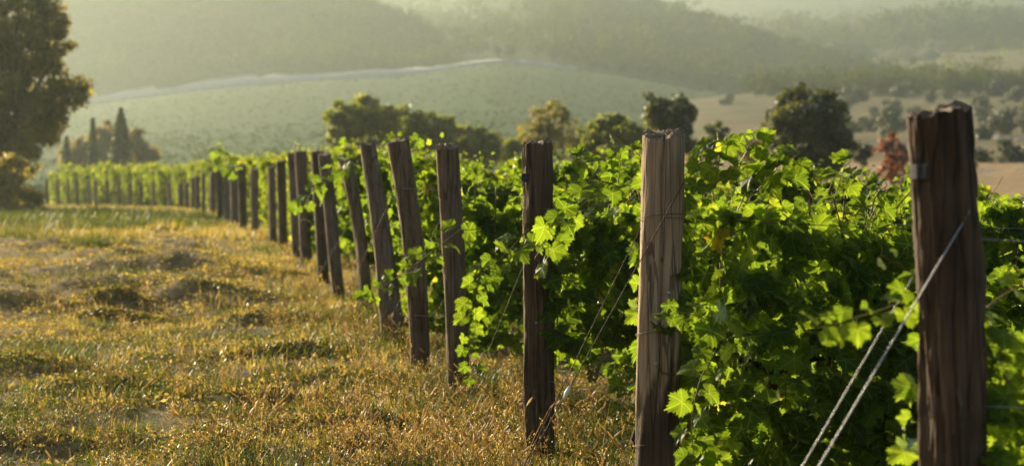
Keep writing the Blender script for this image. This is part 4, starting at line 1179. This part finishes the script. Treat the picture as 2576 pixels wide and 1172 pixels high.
for px, d, r, hg, t0, m in ((232, 44, .22, .42, .1, 260), (60, 50, .7, .8, .2, 500), (20, 20, .5, .16, .08, 900), (1180, 15.2, .35, .2, .12, 500), (1000, 20.5, .5, .2, .14, 500), (900, 24, .5, .24, .15, 400), (1290, 16, .4, .22, .12, 400)):
    a_ = px_x(px, d) + rg.normal(size=m) * r; b_ = d + rg.normal(size=m) * r * 1.3
    V, F, t = blades(np.stack([a_, b_, ground_z(a_, b_) - .01], -1), hg * (.4 + .7 * rg.random(m)), (.002 + .002 * rg.random(m)) * (.7 + d / 20), .3 + .8 * rg.random(m), rg.random(m) * 6.28, t0 + .2 * rg.random(m), 3)
    GB.add(V, F, tint=t)
for (pxx, pd, pz, _dx, _H, _rt, _rb) in POST_INFO[1:22]:
    m = 90
    an = rg.random(m) * 6.28; rr_ = _rb * (1.0 + .9 * rg.random(m))
    a_ = pxx + np.cos(an) * rr_; b_ = pd + np.sin(an) * rr_
    V, F, t = blades(np.stack([a_, b_, ground_z(a_, b_) - .01], -1), .03 + .11 * rg.random(m) ** 1.5, (.0018 + .0016 * rg.random(m)) * (.75 + pd / 24), .2 + .7 * rg.random(m), rg.random(m) * 6.28, np.where(rg.random(m) < .45, .26 * rg.random(m), .42 + .42 * rg.random(m)), 3)
    GB.add(V, F, tint=t)
# taller green grass where the tree shades the lane
x, y = lane_points(16000, 62, 98, -.3); n = len(x); k_ = rg.random(n) < np.clip(1.1 - (x - px_x(60, y)) / (px_x(600, y) - px_x(60, y)), 0, 1)
x, y = x[k_], y[k_]; n = len(x)
V, F, t = blades(np.stack([x, y, ground_z(x, y) - .01], -1), .2 + .35 * rg.random(n), .014 + .016 * rg.random(n), .2 + .6 * rg.random(n), rg.random(n) * 6.28, .02 + .24 * rg.random(n), 2)
GB.add(V, F, tint=t)
# far turf
x, y = lane_points(50000, 55, 178, 1.5)
n = len(x); gp = np.clip(green_patch(x / 3, y / 5) + .5 * ((y > 66) & (y < 95)) * (rg.random(n) < .7), 0, 1)
tint = np.where(rg.random(n) < .1 + .65 * gp, .05 + rg.random(n) * .3, .42 + .35 * rg.random(n))
V, F, t = blades(np.stack([x, y, ground_z(x, y) - .01], -1), .1 + .25 * rg.random(n), .012 + .018 * rg.random(n), .2 + .7 * rg.random(n), rg.random(n) * 6.28, tint, 1)
GB.add(V, F, tint=t)
# fallen straw
x, y = lane_points(9000, 11.3, 40, 1.0); n = len(x); z = ground_z(x, y)
az = rg.random(n) * 6.28; ln = .04 + .12 * rg.random(n)
V, F, t = blades(np.stack([x, y, z + .012 + .03 * rg.random(n)], -1), ln * .25, np.full(n, .0018) * (.7 + y / 20), np.full(n, 4.0), az, .62 + .38 * rg.random(n), 1)
GB.add(V, F, tint=t)
# tussocks: tall grass in clumps, thicker along the line of posts
ncl = 800
x, y = lane_points(ncl, 11.3, 120, .9)
edge = np.exp(-np.abs(line_x(y) - x - .2) / 1.0)
keep = rg.random(len(x)) < .14 + .7 * edge
x, y = x[keep], y[keep]
for cx, cy in zip(x, y):
    m = int(45 + 50 * rg.random()); r = .07 + .12 * rg.random()
    px_ = cx + rg.normal(size=m) * r; py_ = cy + rg.normal(size=m) * r
    gt = rg.random() < .38
    tn = (rg.random(m) * .32) if (gt or (cy < 18 and rg.random() < .45)) else (.40 + .34 * rg.random(m))  # nearest tussocks turn dark green more often, part of the painted shade
    V, F, t = blades(np.stack([px_, py_, ground_z(px_, py_) - .01], -1), (.04 + .11 * rg.random(m)) * (1 + cy / 90), (.0016 + .0016 * rg.random(m)) * (.8 + cy / 22), .2 + .8 * rg.random(m), rg.random(m) * 6.28, tn, 3)
    GB.add(V, F, tint=t)
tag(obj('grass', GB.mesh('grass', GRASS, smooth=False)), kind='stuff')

# dry weeds: thin branching stalks with seed heads and little leaves
WB = MB()
def weed(cx, cy, hgt, ns, rng, dry, ears):
    z0 = zg(cx, cy); k_ = .75 + cy / 26
    for s in range(ns):
        a = rng.random() * 6.28; ln = hgt * (.55 + .6 * rng.random()); sp_ = .15 + .5 * rng.random()
        b = Vector((cx + rng.normal() * .05, cy + rng.normal() * .05, z0 - .01))
        e = b + Vector((cos(a) * ln * sp_, sin(a) * ln * sp_, ln))
        m = b.lerp(e, .5) + Vector((0, 0, ln * .08))
        pts = curve_pts([b, m, e], 5)
        tn = rng.choice([.5 + .25 * rng.random(), .80 + .08 * rng.random(), .95 + .05 * rng.random()]) if dry else (.1 + .25 * rng.random())
        V, F = tube(pts, np.linspace(.0016, .0008, 6) * k_, 3, False); WB.add(V, F, tint=tn)
        if ears and rng.random() < .6:      # foxtail ear
            d2 = (e - m).normalized() + Vector((cos(a), sin(a), -.3)) * .4
            q = [e + d2 * t_ for t_ in (0, .012, .03, .045, .055)]
            V, F = tube(q, np.array([.001, .0045, .0055, .004, .001]) * k_ * .8, 6); WB.add(V, F, tint=.9 + .1 * rng.random())
        nl = int(10 + 16 * rng.random()); tt = .2 + .8 * rng.random(nl)
        base = np.array([list(pts[min(5, int(t_ * 5))]) for t_ in tt]) + rng.normal(size=(nl, 3)) * .016
        V, F, t = blades(base, (.006 + .013 * rng.random(nl)), (.0015 + .002 * rng.random(nl)) * k_, .3 + 1.4 * rng.random(nl), rng.random(nl) * 6.28, np.clip(tn + .1 * rng.normal(size=nl), 0, 1), 2)
        WB.add(V, F, tint=t)
rw = np.random.default_rng(29)
x, y = lane_points(620, 11.4, 36, 1.0)
for cx, cy in zip(x, y):
    e = math.exp(-abs(float(line_x(cy)) - cx - .3) / .9)
    if rw.random() > .18 + .8 * e: continue
    weed(cx, cy, .12 + .26 * rw.random() * (.5 + e), int(5 + 8 * rw.random()), rw, rw.random() < .68, rw.random() < .5)
# the bushy dry weeds in front of the posts
for k in range(240):
    px, d = 820 + 560 * rw.random(), 11.6 + 4.5 * rw.random()
    cx = px_x(px, d)
    weed(cx, d, .05 + .15 * rw.random() ** 1.6, int(5 + 7 * rw.random()), rw, rw.random() < .72, rw.random() < .6)
tag(obj('weeds', WB.mesh('weeds', GRASS, smooth=False)), kind='stuff')

CHIC = solid_mat('chicory_blue', [(0.3, (0.30, 0.30, 0.62)), (0.7, (0.45, 0.46, 0.78))], 30, rough=0.7, bump=0.0)
for k, (px, py) in enumerate(((615, 950), (597, 937), (570, 965), (235, 795), (822, 945), (1115, 1000), (1148, 940), (1205, 1010), (1190, 1050))):
    d = 8990 / (py + 18 - HORIZON); x = px_x(px, d); z = zg(x, d)
    root = empty('chicory_plant', (x, d, z), k * 1.1)
    hh = max(.06, z_at(py, d) - z)
    mb = MB(); mb.add(*tube([(0, 0, -.02), (.01, 0, hh * .5), (0, .004, hh)], .0016, 4)); obj('stem', mb.mesh('stem', GREEN_STEM), root)
    mb = MB(); a = np.arange(20) / 20 * 2 * pi; r = np.where(np.arange(20) % 2 == 0, .02, .013)
    V = np.vstack([[0, 0, hh + .002], np.stack([np.cos(a) * r, np.sin(a) * r * .6 - .004, hh + .006 + r * .5 * np.sin(a)], -1)])
    j = np.arange(20); mb.add(V, np.stack([np.zeros(20, int), 1 + j, 1 + (j + 1) % 20], -1)); obj('flower', mb.mesh('flower', CHIC), root)
    tag(root, 'small pale blue chicory flower on a thin stalk in the dry grass', 'wildflower', 'chicory flowers in the dry grass')

# ------------------------------------------------------------------ haze over the valley
m, nt, out = new_mat('haze_air')
pv = N(nt, 'ShaderNodeVolumePrincipled')
pv.inputs['Color'].default_value = (0.63, 0.74, 0.69, 1)
pv.inputs['Density'].default_value = 0.0003
pv.inputs['Anisotropy'].default_value = 0.78
nt.links.new(pv.outputs[0], out.inputs['Volume'])
b = np.array([[sx, sy, sz] for sz in (-45., 375.) for sy in (-75., 4700.) for sx in (-3050., 3050.)])
hz = obj('haze', mesh('haze', b, [[0, 2, 3, 1], [4, 5, 7, 6], [0, 1, 5, 4], [1, 3, 7, 5], [3, 2, 6, 7], [2, 0, 4, 6]], m, smooth=False))
tag(hz, kind='stuff')
